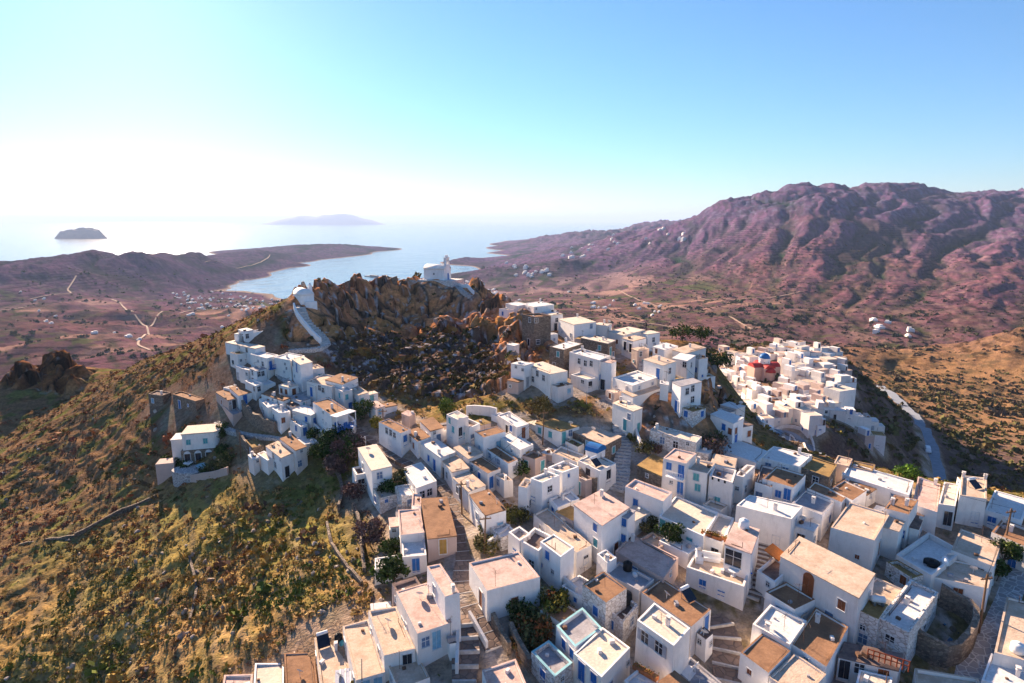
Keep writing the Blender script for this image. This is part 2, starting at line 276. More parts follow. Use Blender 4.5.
# ---------------------------------------------------------------- houses
# one line each: view | near roof corner, its two neighbours | height m | roof | wall | rim m | label | openings | extras
HOUSES = """
a|70,800 90,628 275,800|2.8|p|w|.2|low house with mottled pink roof at the foot of the grassy slope||
a|290,800 292,552 500,800|3|c|w|.15|white house with smooth cream roof beside the grassy slope||
a|520,800 500,478 745,790|3.2|b|p|.15|house with bare brown earth roof next to the solar heater terrace||
a|770,800 712,372 1010,770|3.1|t|w|.3|white house with solar heater and black barrel on its gravelly roof||
b|40,660 -51,290 240,608|3.3|t|w|.2|white house with stained tan roof and a thin pole at its edge||S
b|232,490 124,190 445,447|3.2|t|w|.22|long white house with blotchy tan roof beside the pink roofed house||
b|460,345 315,55 695,265|4.2|p|w|.12|white house with plain pink roof above the paved blue courtyard|515,400Wg 590,385Dc 385,290Sk|
b|648,88 525,-120 748,70|6|p|w|.2|tall narrow white house with pink roof and chimney beside the stepped street|577,45Wg|C703,55
b|680,405 645,330 722,398|2.2|d|w|.05|tiny white courtyard hut with dark sloping roof|683,432Sk|
b|330,720 245,525 545,640|2.4|t|w|.2|low white house with pale stained roof below the blue courtyard||
c|100,850 15,590 345,760|3|p|w|.2|house with pink roof and square shadow at the end of the stepped street||
c|487,591 469,563 540,577|3.8|p|w|.15|long white house with pinkish tan roofs curving along the stepped street|||ORIG
c|650,440 530,285 822,295|3.3|g|w|.45q|white house with turquoise rimmed roof terrace in half shade|575,390Wb 630,455Wb|
c|510,640 350,470 632,545|2.6|g|k|.5q|lower stone faced house with turquoise bench terrace|430,650Db|
c|830,640 640,475 1025,445|3.6|c|w|.18|white house with large cream roof and tall blue doors|695,595Db 778,650Wb 1010,540Sk|
c|860,132 700,12 1002,35|4.6|b|k|.15|whitewashed stone house with brown roof and one blue window|790,190Wb|
d|90,268 -12,190 190,150|2.8|d|k|.5|low house with dark walled terrace and a black tank|10,280Wb|
d|435,430 185,248 548,302|5.8|c|w|.2|white house with grey shuttered windows and a chimney shadow on its roof|240,370Hk 335,440Hk|C395,275
d|555,303 215,68 690,178|3.8|b|w|.15|long house with wide brown roof behind the grey shuttered house|655,275Db|
d|655,388 595,345 702,345|2.6|d|w|.12|small dark roofed annex beside the balcony and stairs|600,388Sk 690,405Sk|
d|240,800 95,670 360,690|2.5|w|w|.2|low white roofed house with a flower planter on its edge||
d|500,820 332,672 610,735|3|b|w|.1|house with brown roof edge below the grey shuttered house||
d|700,810 455,602 790,700|1.6|g|w|.12|low house with grey slab roof under the blue balcony||
e|195,612 3,478 345,458|3.4|b|w|.12|white house with brown earth roof crossed by a pole shadow|65,605Sn|
e|340,418 85,285 455,262|3.6|w|w|.25|white house with whitewashed roof and small chimney beside brown roofs||C185,315
e|590,570 350,410 740,300|3.6|b|w|.15|house with patchy brown roof under the big church hall|450,525Sk|
e|420,800 200,640 590,622|3.3|t|w|.15|house with pale gravel roof half in dark shade||
j|812,735 278,447 922,572|6.4|t|w|.1|big white hall with broad curved tan roof and brown arched window|465,655An e695,150Wn|
j|240,630 145,540 300,505|3|d|w|.4|small white house with orange tiled awning beside the hall|195,610Sk 258,660Sk|
f|240,338 35,235 440,60|4.6|w|k|.4|rough whitewashed stone house with blue shaded roof terrace and benches|108,390Wk|C225,125
e|945,248 755,165 1012,150|4.2|o|k|.25|whitewashed house with a narrow ochre roof yard behind the hall|838,303Sk 838,380Wg|
e|770,770 815,588 1010,830|2.6|c|w|.12|low house with cream roof in front of the red railing||
e|672,500 745,410 1065,560|2.7|d|w|.1|white house with dark doors beneath the red railed walkway|700,560Dk 815,570Wk 980,600Dn|
f|290,770 325,600 720,800|2.6|t|w|.3|low house with tan roof and thick rim below the stone ruin||
f|822,472 905,95 1100,545|3.6|t|w|.15|big white house with plain greige roof at the paved alley||
f|735,660 800,478 1060,760|2.8|w|w|.12|low bluish white roof in front of the greige roofed house||
k|392,585 180,440 525,385|3.2|w|w|.55|white house with blue shaded terrace holding black tyre and white tank||
k|820,517 528,405 868,362|3.4|t|w|.12|white house with smooth tan roof beside the leaning alley pole||
k|780,670 400,590 815,530|3|t|w|.15|low white house with half shaded roof under the white tank||
j|918,348 620,250 1023,166|4.7|t|w|.12|large white house with ridged tan roof behind the big hall|945,400Dn|
j|1085,280 965,245 1150,165|4.2|t|w|.1|white wing with tan roof joining the large ridged roof||
k|238,168 72,122 303,68|4.8|b|w|.12|house with small brown square roof and two vents|195,300Wb|C125,95 C222,100
k|305,265 245,250 350,150|2.6|d|w|.08|narrow lean-to with dark roof in the shaded yard||
p|432,628 262,570 455,435|3.4|p|w|.15|house with peeling pinkish roof on the valley edge row||C422,410
p|555,590 440,570 585,440|3.6|c|w|.15|house with bare cream roof in the valley edge row|k510,195Dk k450,185Db|
p|770,535 588,515 800,400|4.4|t|w|.25|house with rough raised roof and twin posts above the valley|k680,245Wb|C605,380 C803,395
p|1010,690 760,612 1060,545|3|w|w|.15|house with blue shaded roof and blue door near the alley|k800,230Db|
k|1060,400 808,288 1110,290|3.6|b|w|.3|white house with brown roof, chimneys and dark blue doors by the alley|945,475Db 1015,510Db|C935,270 C875,190
o|1290,512 838,372 1322,418|3|w|w|.2|long white house with pale blue white roof on the valley edge||
o|880,320 778,290 905,268|3|t|p|.15|tan walled house behind the long pale roof||
o|1040,350 892,318 1060,305|2.8|o|p|.15|house with olive ochre roof behind the long pale roof||
o|745,392 553,322 790,300|3|o|s|.2|old stone house with crumbling ochre roof||
o|538,318 265,250 630,238|3.2|w|w|.15|white house with pale roof and wall boxes behind the tall pole||C565,205
o|500,465 290,400 585,375|4|b|w|.18|white house with brown roof and two blue doors|397,505Wb 458,515Db|
o|355,458 240,425 390,330|3.4|d|w|.3|white house with white patch on its dark terrace roof||
o|488,678 112,585 565,592|4.6|w|w|.12|big white house with whitewashed roof above the white round tank|j378,220Wg j245,340Wk|
o|700,655 500,560 765,552|3.6|g|w|.3|white house with grey blue terrace between the pale and ridged roofs||
o|830,565 598,468 870,510|3.3|b|w|.12|house with dark brown roof in a corner under the ochre ruin||
o|905,545 770,465 965,470|3.4|b|w|.15|house with plain brown roof beside the red flowering bush||
n|655,432 500,392 727,365|6.2|p|w|.15|two storey white house with vivid blue doors and windows, one above another|540,450Wb 628,490Db 555,563Sk 620,605Db|
n|800,500 662,468 858,430|5|t|w|.2|white house with shaded roof terrace adjoining the vivid blue doored house|725,525Wt 735,597Wt 792,612Wt 845,635St|
n|975,562 815,515 1000,480|5|g|w|.55|white house with balustrade terrace at the end of the long white row|||B
o|100,325 -60,290 115,265|4|t|w|.1|white house with curved tan roof behind the balustrade terrace||
o|160,385 100,370 240,315|4.4|c|w|.5|white house with high walled corner terrace and small grille|117,467Sk|
n|725,292 410,208 765,250|3.6|c|k|.15|rough white house with cream roof under the brown crag|495,275Wg 585,305Wk 668,297Sk|C450,190
n|490,520 345,440 560,430|2.8|o|s|.08|old stone house with ochre earth roof below the rough white house|390,515Sk|
n|500,690 240,590 562,632|4.4|p|w|.25|white house with pink roof framed by a white rim|i175,85Wb|
i|640,312 350,165 718,150|3.4|c|w|.25|white house with cream roof and teal doors behind a bush|360,240Dt 540,375Dt 465,330Wt 533,308St|
i|770,360 645,315 848,195|3.2|c|w|.3|white house with cream terrace edged by flower pots||
i|965,432 785,370 1022,272|5.6|p|w|.1|white house with worn pink roof and round white tank|830,460Pk|
i|915,660 525,520 965,530|3|t|w|.5|house with walled terrace holding white couches and a round table|632,640Wb d758,80Wb|
i|365,605 45,415 458,462|3|p|p|.15|old house with flaking pink roof, partly shaded blue|410,570Sk|
i|200,690 -40,560 300,610|3|g|w|.3|low house with grey blue roof yard and air units||
h|868,500 800,440 932,458|3.6|c|w|.15|small white stair tower beside the grey blue roof yard||
h|835,238 643,100 1018,122|6|p|w|.08|tall white cubic house with wide pink roof and thin chimney|788,255Wb 790,360Wt|C830,40
h|1010,190 955,170 1060,140|5.2|g|w|.06|narrow white wing of the tall cubic house with two blue windows|983,210Wb 978,328Wb|
h|550,452 410,352 642,395|5.2|c|w|.12|white house with small cream roof and three little windows|462,445Wb 415,505Sb 497,558Sk|
h|400,420 298,340 460,310|4|d|w|.5|roofless white annex with open walled bays||
h|270,350 195,290 345,300|3.8|t|w|.5|white walled yard house with blue painted corner||
h|660,432 375,165 760,370|3.2|t|w|.15|long old house with blotched gravelly tan roof||
h|635,215 525,140 700,150|3|o|p|.12|house with narrow ochre roof beside the tall cubic house|580,230Sk|
h|530,118 490,55 660,50|3|w|w|.25|small white house with round brown hatch on its roof||
m|560,560 480,530 680,515|5.4|c|w|.3|white house with open parapet boxes above the stair lane|458,665Wb 612,610Wk|
m|700,497 600,455 812,450|5.2|t|w|.4|white house with cluttered flat roof and broken parapets|740,512Sb 710,605Sk|
m|455,602 405,580 482,545|4.6|t|w|.3|narrow white block with low roof beside the open parapet house||
n|65,485 -80,410 178,432|4.2|c|w|.15|white house with blue arched dormer and arched doorways|125,520Ak m875,510Ak|
n|105,305 -118,212 215,248|3.4|t|s|.05|stone house with striped tan slab roof and teal side|160,340Wt|
m|805,322 728,278 842,298|2.2|o|w|.15|little white shed in front of the striped slab roof||
m|800,420 645,350 842,370|2.6|t|w|.25|low house with tan terrace beside the little white shed||
m|690,212 515,158 815,175|3.2|o|w|.1|white house with grassy ochre roof and teal windows by the tall pole|545,208Wt 617,235Wt 697,240Dt|
m|388,188 258,105 470,158|3.5|w|w|.12|bright white house with white roof and dark red door|350,192Wb 432,225Dn|
m|160,255 100,215 312,212|4|b|w|.12|white house with tan brown roof left of the blue shaded terrace||
m|410,343 262,245 500,305|3.6|w|w|.12|white house with plain white roof and yellow brown double door|353,345Sk 460,390Dy 520,370Dn|
m|330,435 165,315 395,405|3|b|w|.25|white house with half shaded brown terrace below a white roof|265,425Wg 205,380Wg|
m|190,505 60,402 272,462|3.4|b|w|.15|white house with brown roof and bright blue window on the row|133,515Wb 82,460Wg 212,565Db|
m|300,550 232,505 362,545|2.8|t|w|.3|small white house with walled roof beside a garden path|262,555Wg|
l|945,398 850,325 1040,355|3.4|t|w|.1|house with plain cream tan roof in the second row|905,400Sk|
l|755,395 615,272 850,350|3.5|w|w|.1|white roofed house at the top of the street row|675,397Wb 715,445Db|C745,370
l|835,492 760,402 952,465|3.4|t|w|.1|tan roofed house second in the street row|777,500Dk 800,515Wk|
l|945,622 838,525 1062,580|3.4|t|w|.1|tan roofed house third in the street row, with chimney|872,615Wk 893,640Dk|C940,590
g|925,172 815,28 1065,132|3.7|b|w|.1|brown roofed white house at the lower end of the street row|868,180Wg|
l|870,137 795,98 945,108|5.8|c|w|.12|two storey white house with small teal windows near the rock foot|818,125Wt 842,200Wt 878,230Dk 920,240Wt|
l|950,195 870,155 1022,160|3.8|d|w|.45|white terrace house with sunken dark roof yard||
l|482,228 372,142 540,195|4.4|b|w|.12|white house with brown roof and three tall dark windows|388,195Wk 416,220Wk 442,243Wk 512,278Db|
l|598,278 528,210 682,245|3.3|b|w|.08|house with brown roof between two other brown roofs|552,270Wk|
l|688,212 615,142 778,185|3.5|b|w|.08|house with brown roof under the rocky slope, dark vent|712,225Sk|
l|540,108 488,90 582,88|2.4|p|p|.05|tiny pink hut on the slope above brown roofs||
l|310,62 258,25 372,40|2.6|p|w|.08|small white cottage with pinkish roof among bushes below the rock||
l|285,480 190,322 422,452|5.8|c|w|.06|tall white house with cream roof, bushes at its base, uphill of the street|343,605Wk 225,450Wk|
l|180,515 150,460 245,500|3.4|d|w|.4|white porch block with archway beside the tall cream roofed house|215,580Ak|
l|590,600 492,462 728,555|3.4|w|w|.12|white house with white roof along the upper street||
g|345,307 328,140 508,290|4.2|p|w|.12|white house with peach roof beside the brown ribbed roof||
g|358,458 352,330 522,440|3|w|w|.25|lower white terrace house with bright blue door below a peach roof|450,515Db|
g|275,252 265,188 335,248|2.8|p|w|.06|tiny white lean-to at the hedge side of the peach roofed house|300,258Sk|
g|530,332 487,62 728,312|3.4|b|p|.06|long house with three sectioned brown roof along the street|635,385Dy|
g|420,110 400,25 482,120|3.2|p|w|.2|narrow white house behind the peach roof||
s|555,305 445,215 662,268|6.2|b|w|.2|tall white house with brown roof, white porch and blue doors|500,270Sk 500,345Sk 522,378Wk 590,390Db 620,390Db 650,375Wb|
s|415,310 335,262 460,270|3.6|w|w|.1|small white house with white roof beside the tall porch house|385,335Wb 440,360Db|
s|120,255 70,195 190,235|4|w|w|.15|white house with white roof, uppermost of the curved hillside row|95,290Wk|
s|205,300 140,255 275,280|4.2|w|w|.12|white house with brown doorway, lowest of the curved hillside row|220,345Wn 250,350Dn 163,320Wk|
s|225,210 118,150 265,190|3.4|b|w|.1|house with reddish brown roof behind the curved white row|155,185Sk 190,210Sk|
s|290,252 220,210 342,235|3|d|w|.1|house with dark roof behind the curved white row|232,240Wk|
s|265,117 195,100 330,100|3|c|w|.06|little white cube house with cream roof in mid hillside||
s|342,217 278,180 405,190|2.8|g|w|.1|low white house with blue grey roof in mid hillside||
s|345,387 278,335 390,370|3|w|w|.25|small white house with little blue window at the lane corner|315,382Wb 375,425Db|
s|212,598 130,512 292,562|4.6|t|w|.1|white house with cream tan roof, standing above the olive slope|160,570Wk 212,612Sk|
s|312,548 220,462 383,518|4.8|b|w|.08|white house with reddish tan roof and chimney above the olive slope|350,548Sk|C275,450
s|120,620 60,565 165,600|2.8|c|w|.15|low white house with cream roof between hut and olive slope houses||
s|22,612 -15,580 62,597|3.2|w|w|.08|tiny white hut with white roof near the stone ruins|55,605Sk|
r|760,455 665,400 812,400|5|t|w|.2|white house with cluttered tan roof under the dark rock slope|680,450Wk 705,480Wk|
r|835,437 765,398 892,388|5.4|b|w|.06|white house with red brown roof, highest under the dark rock slope||
r|840,490 785,455 900,470|5|w|w|.3|white house with blue shaded terrace and pale teal doors|818,515Wt 865,525Wt 865,580Dt|
r|945,512 880,462 1012,492|3.6|t|w|.1|white house with rusty tan roof at the rock side end|970,550Wt|
r|650,452 603,435 700,430|4|w|w|.08|narrow white house with blue door at the lane under the rock|625,490Db|
r|548,303 490,265 630,285|6.4|c|w|.06|tall plain white cube house with cream roof below the castle steps|497,297Wk 525,325Db 510,380Sk|
r|480,277 425,245 525,240|4.6|w|w|.25|white house with railed roof joined to the tall plain cube|445,300Sk 455,330Sk|
r|240,197 118,140 288,177|4.6|c|w|.08|long white house with cream roof high on the ridge|183,200Wk 130,155Sk|
r|165,80 138,62 222,68|3.6|w|w|.06|white cube house at the very top of the ridge lane||
r|125,97 105,92 145,88|3|w|w|.05|tiny white block beside the topmost ridge cube||
r|320,262 235,228 385,238|5|w|w|.15|white house with two level roof on the ridge lane|293,300Wk 345,310Db 262,280Sk|
r|245,348 210,328 312,328|4|g|w|.08|white house with grey roof and row of dark windows|265,370Wk 292,365Wk 222,350Wk|
r|190,340 145,322 215,330|3.6|w|w|.15|white house with small roof beside the dark windowed one|185,375Wk|
r|140,325 118,312 160,318|3.4|w|w|.1|narrow white house at the outer ridge edge||
r|240,447 200,410 285,430|3.4|w|w|.25|small white house with walled terrace and two windows|240,470Wk 265,470Wk|
r|55,547 12,485 118,525|3.6|b|p|.06|pinkish house with reddish brown roof, outer one of a pair|65,570Sk 95,560Dk|
r|128,514 85,458 212,490|3.6|b|w|.06|white house with reddish brown roof and blue door, inner one of a pair|170,530Db|
q|565,167 490,100 628,150|2.6|g|p|.3|pink walled terrace block below the pair of reddish roofs||
q|310,78 240,10 352,55|2.5|b|s|.2|stone cottage ruin with reddish roof uphill of the villa||
q|85,40 20,15 125,15|2.3|d|s|.3|small dark stone ruin on the brown slope||
q|700,397 670,340 770,370|2.6|o|s|.2|ochre roofed ruin beside the stone terrace walls||
t|412,572 245,510 530,550|5|c|w|.06|white house with cream roof standing on the rock shoulder|275,560Wk 325,570Wk 367,600Wk|
t|235,517 143,500 300,497|5|w|w|.1|white wing with small windows on the rock shoulder|178,525Sk 225,545Sk|
t|505,408 415,382 618,362|5.4|w|s|.15|brown stone house with shaded blue roof and teal window|465,438Wt|C490,345
t|745,478 565,418 810,448|6|w|w|.3|large white house with row of dark windows above the shrub bank|610,485Wk 652,500Wk 692,502Wk 777,525Wk 752,595Wb|C628,375
t|830,497 745,482 862,482|5.6|p|w|.1|white end block of the large dark windowed house||
t|805,365 620,325 858,345|4.6|c|s|.1|dark stone house with cream roof and teal door|748,395Wt 822,420Dt|
t|800,242 713,232 832,228|4.8|c|w|.1|white tower house with small cupola on its roof|800,270Wk|C800,215
t|575,237 497,197 705,212|5.2|c|w|.08|white house with wide cream roof on the upper quarter|||C537,165
t|420,172 380,160 497,165|4.2|c|w|.06|white house with one big window above the stone wall|455,205Wk|
t|300,117 245,90 410,95|4.8|w|w|.15|white house with roof clutter at the summit quarter|265,125Sk 315,110Sk|C325,70
t|190,107 120,90 250,92|4|w|w|.12|low white house at the edge of the summit quarter||
t|400,158 330,145 470,150|3.6|w|w|.06|white house with shaded blue roof in the summit quarter||
t|300,182 212,165 418,178|8|b|s|.3|high brown stone house with two dark openings|272,205Wk 308,205Wk|
t|165,380 115,370 200,368|5.5|w|w|.06|small white chapel like block alone on the crag side|182,440Sb|
u|230,172 160,140 312,130|4|c|w|.06|white house with cream roof behind the dark pole||
u|395,167 335,150 478,155|4.2|c|w|.06|outlying white house with cream roof at the back of the quarter|433,202Wk|
u|295,212 222,190 378,190|4.6|t|w|.1|shaded white house with dark doorways on the upper lane|240,245Dk 277,260Dk|
u|325,278 300,262 380,258|4.5|t|p|.06|narrow grey walled house at the upper lane bend|345,300Wk|
u|510,272 430,250 600,245|5|w|w|.1|white house with pale blue roof in the cliff edge group||
u|655,297 590,270 725,245|5.2|t|w|.06|white house with tan roof at the back of the cliff edge group||
u|500,377 380,335 575,345|5|t|w|.06|white house with broad tan roof and blue door in the cliff edge group|465,435Db 543,415Wk|
u|665,350 560,330 722,312|6|w|w|.08|white house with two windows on the cliff edge|650,360Wk 690,375Wk|
u|745,332 715,310 792,320|5|t|w|.06|small white house overhanging the cliff edge||
u|290,512 190,455 415,450|4|w|w|.35|white house with blue shaded terrace behind a curved wall||
u|295,592 235,555 437,520|3.6|t|w|.08|white house with tan roof below the blue shaded terrace|||C225,540
n|298,78 165,15 352,52|5.2|c|w|.06|white house with rounded corner and teal door at the crag foot|240,170Dt 268,115Wg|C210,10
u|622,520 588,490 718,478|5.6|g|w|.06|white house with dark grey roof under the cliff edge group|662,555Wk 700,535Wk 698,610Wk|
u|480,502 448,480 525,515|3|w|w|.06|tiny white house by the black lamp post||
n|980,157 832,95 1042,120|4.4|w|w|.1|white house in blue shade with two dark red windows|995,210Wn 960,215Wn|
o|245,290 -110,130 295,205|2.6|w|w|.08|long low house with blue shaded slab roof||
n|1000,62 890,30 1060,42|3|w|w|.06|low house in blue shade beyond the crag||
"""
TILE = dict(a=(210,583), b=(350,583), c=(480,583), d=(610,583), e=(740,583), f=(874,583), g=(350,490), h=(480,490), i=(610,490), j=(740,490), k=(874,490),
            l=(330,400), m=(460,400), n=(590,400), o=(720,420), p=(874,420), q=(150,390), r=(220,320), s=(250,370), t=(490,290), u=(590,310), v=(270,265), w=(400,250), x=(150,390))
def px(t, x, y): ox, oy = TILE[t]; return ox + x * 150 / 1024, oy + y * 150 / 1024

M = {}
WH = (.80, .78, .77)
M['w'] = [plaster('limewash', (.86, .81, .76)), plaster('limewash_aged', (.78, .72, .68), amount=.6), plaster('limewash_fresh', (.87, .84, .82), amount=.25)]
M['p'] = [plaster('pink_plaster', (.55, .42, .37), (.35, .26, .22))]
M['s'] = [stonemat('rubble_stone', (.34, .26, .20), (.16, .12, .09), 2.4, .45)]
M['k'] = [stonemat('whitewashed_rubble', (.80, .76, .73), (.42, .35, .30), 1.7, .78)]
RM = {'p': roofmat('roof_pink_cement', (.70, .50, .43), (.40, .27, .22)), 't': roofmat('roof_tan_cement', (.68, .52, .40), (.44, .31, .22)),
      'c': roofmat('roof_cream', (.77, .65, .53), (.58, .45, .35), .5), 'b': roofmat('roof_brown_earth', (.36, .20, .115), (.20, .11, .065)),
      'w': roofmat('roof_limewash', (.78, .75, .73), (.56, .50, .47), .4), 'g': roofmat('roof_grey', (.42, .40, .42), (.26, .24, .25)),
      'o': roofmat('roof_ochre_earth', (.42, .27, .11), (.22, .14, .06)), 'd': roofmat('roof_dark', (.27, .19, .16), (.09, .065, .06))}
def paint(name, c, rough=.5): return mat(name, c, rough, .25, 2.0, spec=.4)
PM = {'b': paint('paint_blue', (.02, .15, .48)), 'c': paint('paint_lightblue', (.22, .45, .62)), 't': paint('paint_teal', (.10, .40, .44)), 'k': paint('dark_pane', (.035, .035, .045), .15), 'n': paint('paint_brown', (.26, .08, .03)),
      'g': paint('paint_greyblue', (.12, .20, .34)), 'y': paint('paint_yellow', (.45, .27, .07)), 'x': paint('shutter_grey', (.42, .43, .48)),
      'q': paint('turquoise_rim', (.30, .58, .62)), 'f': paint('frame_white', (.75, .74, .74))}
M_RED = paint('red_paint', (.45, .05, .04)); M_GLASS = paint('black_glass', (.02, .025, .04), .08); M_METAL = mat('grey_metal', (.35, .35, .36), .4, .2, 3, metal=.6)
M_BLACK = mat('black_plastic', (.02, .02, .022), .5, .3, 3); M_TANK = mat('white_tank', (.8, .8, .8), .4, .1, 3); M_WOOD = mat('weathered_wood', (.20, .12, .075), .8, .4, 8)
M_TERRA = mat('terracotta', (.42, .16, .07), .85, .3, 6); M_CANVAS = mat('canvas_white', (.8, .78, .75), .9, .1, 2); M_ORANGE = mat('orange_tile', (.55, .20, .06), .85, .3, 5)

OPEN_CACHE = {}
DIM = {'W': (.85, 1.1), 'S': (.5, .55), 'D': (.95, 2.05), 'A': (1.1, 2.1), 'H': (.95, 1.25), 'P': (1.9, 2.0)}
def opening_meshes(kind, c):
    """frame mesh and panel mesh in local axes: x along the wall, z up, -y out of the wall"""
    key = (kind, c)
    if key in OPEN_CACHE: return OPEN_CACHE[key]
    w, h = DIM[kind]; fr = .09; W, H = w / 2, h / 2
    mf = MB(); d = .05
    mf.obox((-W - fr / 2, -d / 2, 0), (fr / 2, 0, 0), (0, d / 2 + .03, 0), (0, 0, H + fr)); mf.obox((W + fr / 2, -d / 2, 0), (fr / 2, 0, 0), (0, d / 2 + .03, 0), (0, 0, H + fr))
    mf.obox((0, -d / 2, H + fr / 2), (W, 0, 0), (0, d / 2 + .03, 0), (0, 0, fr / 2)); mf.obox((0, -d / 2 - .04, -H - fr / 2), (W + .06, 0, 0), (0, d / 2 + .07, 0), (0, 0, fr / 2))
    if kind == 'A':
        k = 10; V = []; 
        for i in range(k + 1):
            a = math.pi * i / k; V += [(W * 1.12 * math.cos(a), -.075, H + W * 1.12 * math.sin(a) * .9), (W * 1.12 * math.cos(a), .03, H + W * 1.12 * math.sin(a) * .9)]
        V += [(0, -.075, H), (0, .03, H)]
        mf.add(V, [(2 * i, 2 * i + 2, 2 * i + 3, 2 * i + 1) for i in range(k)] + [tuple([2 * (k + 1)] + [2 * i for i in range(k + 1)])])
    mp = MB()
    if kind in 'WSHP' and c in 'kg':      # glass with a bar
        mp.obox((0, 0, 0), (W, 0, 0), (0, .02, 0), (0, 0, H)); mp.obox((0, -.03, 0), (.025, 0, 0), (0, .02, 0), (0, 0, H), 1); mp.obox((0, -.028, H * .2), (W, 0, 0), (0, .018, 0), (0, 0, .025), 1)
    else:                                  # two leaves with rails
        for s in (-1, 1):
            mp.obox((s * W / 2, -.01, 0), (W / 2 - .015, 0, 0), (0, .02, 0), (0, 0, H)); 
            for q in (-.82, -.1, .82): mp.obox((s * W / 2, -.035, q * H), (W / 2 - .04, 0, 0), (0, .012, 0), (0, 0, .05))
    def me(mb, n, ms):
        m = bpy.data.meshes.new(n); m.from_pydata(mb.v, [], mb.f); [m.materials.append(x) for x in ms]
        m.polygons.foreach_set('material_index', mb.m); return m
    fm = me(mf, 'frame', [PM['n'] if c == 'n' and kind == 'A' else PM['f']]); pm = me(mp, 'panel', [PM[c], PM['f']])
    sm = []
    if kind == 'H':
        for s in (-1, 1):
            ms = MB(); ms.obox((s * (W * 1.55), -.07, 0), (W * .5, 0, 0), (0, .025, 0), (0, 0, H))
            for q in range(-5, 6): ms.obox((s * (W * 1.55), -.1, q * H / 6), (W * .42, 0, 0), (0, .01, 0), (0, 0, .03))
            sm.append(me(ms, 'shutter', [PM['x']]))
    OPEN_CACHE[key] = (fm, pm, sm); return OPEN_CACHE[key]
OPEN_NAME = {'W': 'window', 'S': 'window', 'D': 'door', 'A': 'arched_doorway', 'H': 'window', 'P': 'patio_door'}
def opening(root, p, ax, nrm, kind, c):
    """a window or door part on a wall, with its leaf or pane as a sub-part"""
    fm, pm, sm = opening_meshes(kind, c)
    o = link(OPEN_NAME[kind], fm, None, root); o.location = np.array(p) - np.array(root.location); o.rotation_euler = (0, 0, math.atan2(ax[1], ax[0]))
    q = link('door_leaf' if kind in 'DA' else ('pane' if c in 'kg' else 'shutter'), pm, None, o)
    for m_ in sm: link('shutter', m_, None, o)
    return o

HSET = []            # placed houses: dict
def quad_from(F, L, R):
    a = L - F; b = R - F
    ang = math.degrees(math.atan2(a[0] * b[1] - a[1] * b[0], a @ b))
    return a, b, ang
def solve_quad(pF, pL, pR, h, zmin=34):
    Pf = hit(*pF, lift=h, zmin=zmin); z = Pf[2]
    Pl = at_level(*pL, z); Pr = at_level(*pR, z)
    F, L, R = Pf[:2], Pl[:2], Pr[:2]
    a = L - F; b = R - F
    aa = math.atan2(a[1], a[0]); ab = math.atan2(b[1], b[0]); d = (aa - ab + math.pi) % (2 * math.pi) - math.pi
    want = math.copysign(math.radians(max(72, min(108, abs(math.degrees(d))))), d); e = (want - d) / 2
    aa += e; ab -= e; la, lb = np.linalg.norm(a), np.linalg.norm(b)
    a = la * np.array([math.cos(aa), math.sin(aa)]); b = lb * np.array([math.cos(ab), math.sin(ab)])
    q = [F, F + b, F + b + a, F + a]
    ar = sum(q[i][0] * q[(i + 1) % 4][1] - q[(i + 1) % 4][0] * q[i][1] for i in range(4))
    if ar < 0: q = [q[0], q[3], q[2], q[1]]
    return [np.array(p) for p in q], z
def inset(q, d):
    c = []
    n = len(q)
    for i in range(n):
        p0, p1, p2 = q[i - 1], q[i], q[(i + 1) % n]
        u = (p1 - p0) / (np.linalg.norm(p1 - p0) + 1e-9); v = (p2 - p1) / (np.linalg.norm(p2 - p1) + 1e-9)
        n1 = np.array([-u[1], u[0]]); n2 = np.array([-v[1], v[0]]); s = n1 + n2; k = d / max(.35, (s @ n1)); c.append(p1 + s * k)
    return c
WALLRND = random.Random(11)
def house(name, q, z, rim, roofc, wallc, label, cat='house', group='whitewashed village houses', rimmat=None, zb=None):
    """root Empty + wall (with its parapet) + roof"""
    if zb is None: zb = min(float(h0(p[0], p[1])) for p in q) - 1.5
    c = sum(q) / 4
    root = empty(name, (c[0], c[1], max(zb + 1.5, z - 9)), label, cat, group); o = root.location
    wm = WALLRND.choice(M[wallc]); rmat = RM[roofc]
    mb = MB(o)
    jit = [WALLRND.uniform(-.1, .1) for _ in q]
    if rim >= .12:
        t = min(.26, .16 + rim * .2); inn = inset(q, t); zf = z - rim
        n = 4
        ob = inset(q, -WALLRND.uniform(.02, .14))
        V = [(*p, zb) for p in ob] + [(*p, z + j) for p, j in zip(q, jit)] + [(*p, z + j) for p, j in zip(inn, jit)] + [(*p, zf - .05) for p in inn]
        Fs = [(i, (i + 1) % 4, 4 + (i + 1) % 4, 4 + i) for i in range(4)]
        mb.add(V, Fs + [(8 + i, 8 + (i + 1) % 4, 12 + (i + 1) % 4, 12 + i) for i in range(4)], 0)
        mb.add(V, [(4 + i, 4 + (i + 1) % 4, 8 + (i + 1) % 4, 8 + i) for i in range(4)], 1)
        mb.build('wall', [wm, rimmat or (wm if rim > .3 or roofc in 'wc' else rmat)], root)
        rb = MB(o); rb.prism([p for p in inset(q, t + .003)], zf - .3, [zf + WALLRND.uniform(-.03, .05) for _ in q]); rb.build('roof', rmat, root)
    else:
        mb.prism(q, zb, z - .14); mb.build('wall', wm, root)
        rb = MB(o); rb.prism(inset(q, -.07), z - .139, [z + j for j in jit]); rb.build('roof', rmat, root)
    H = dict(root=root, q=q, z=z, zb=zb, rim=rim, c=c); HSET.append(H)
    if math.hypot(*c) < 170:
        bv = root.children[0].modifiers.new('soft_edges', 'BEVEL'); bv.width = .09; bv.segments = 2; bv.limit_method = 'ANGLE'; bv.angle_limit = .6
        roof_bits(H)
    return H
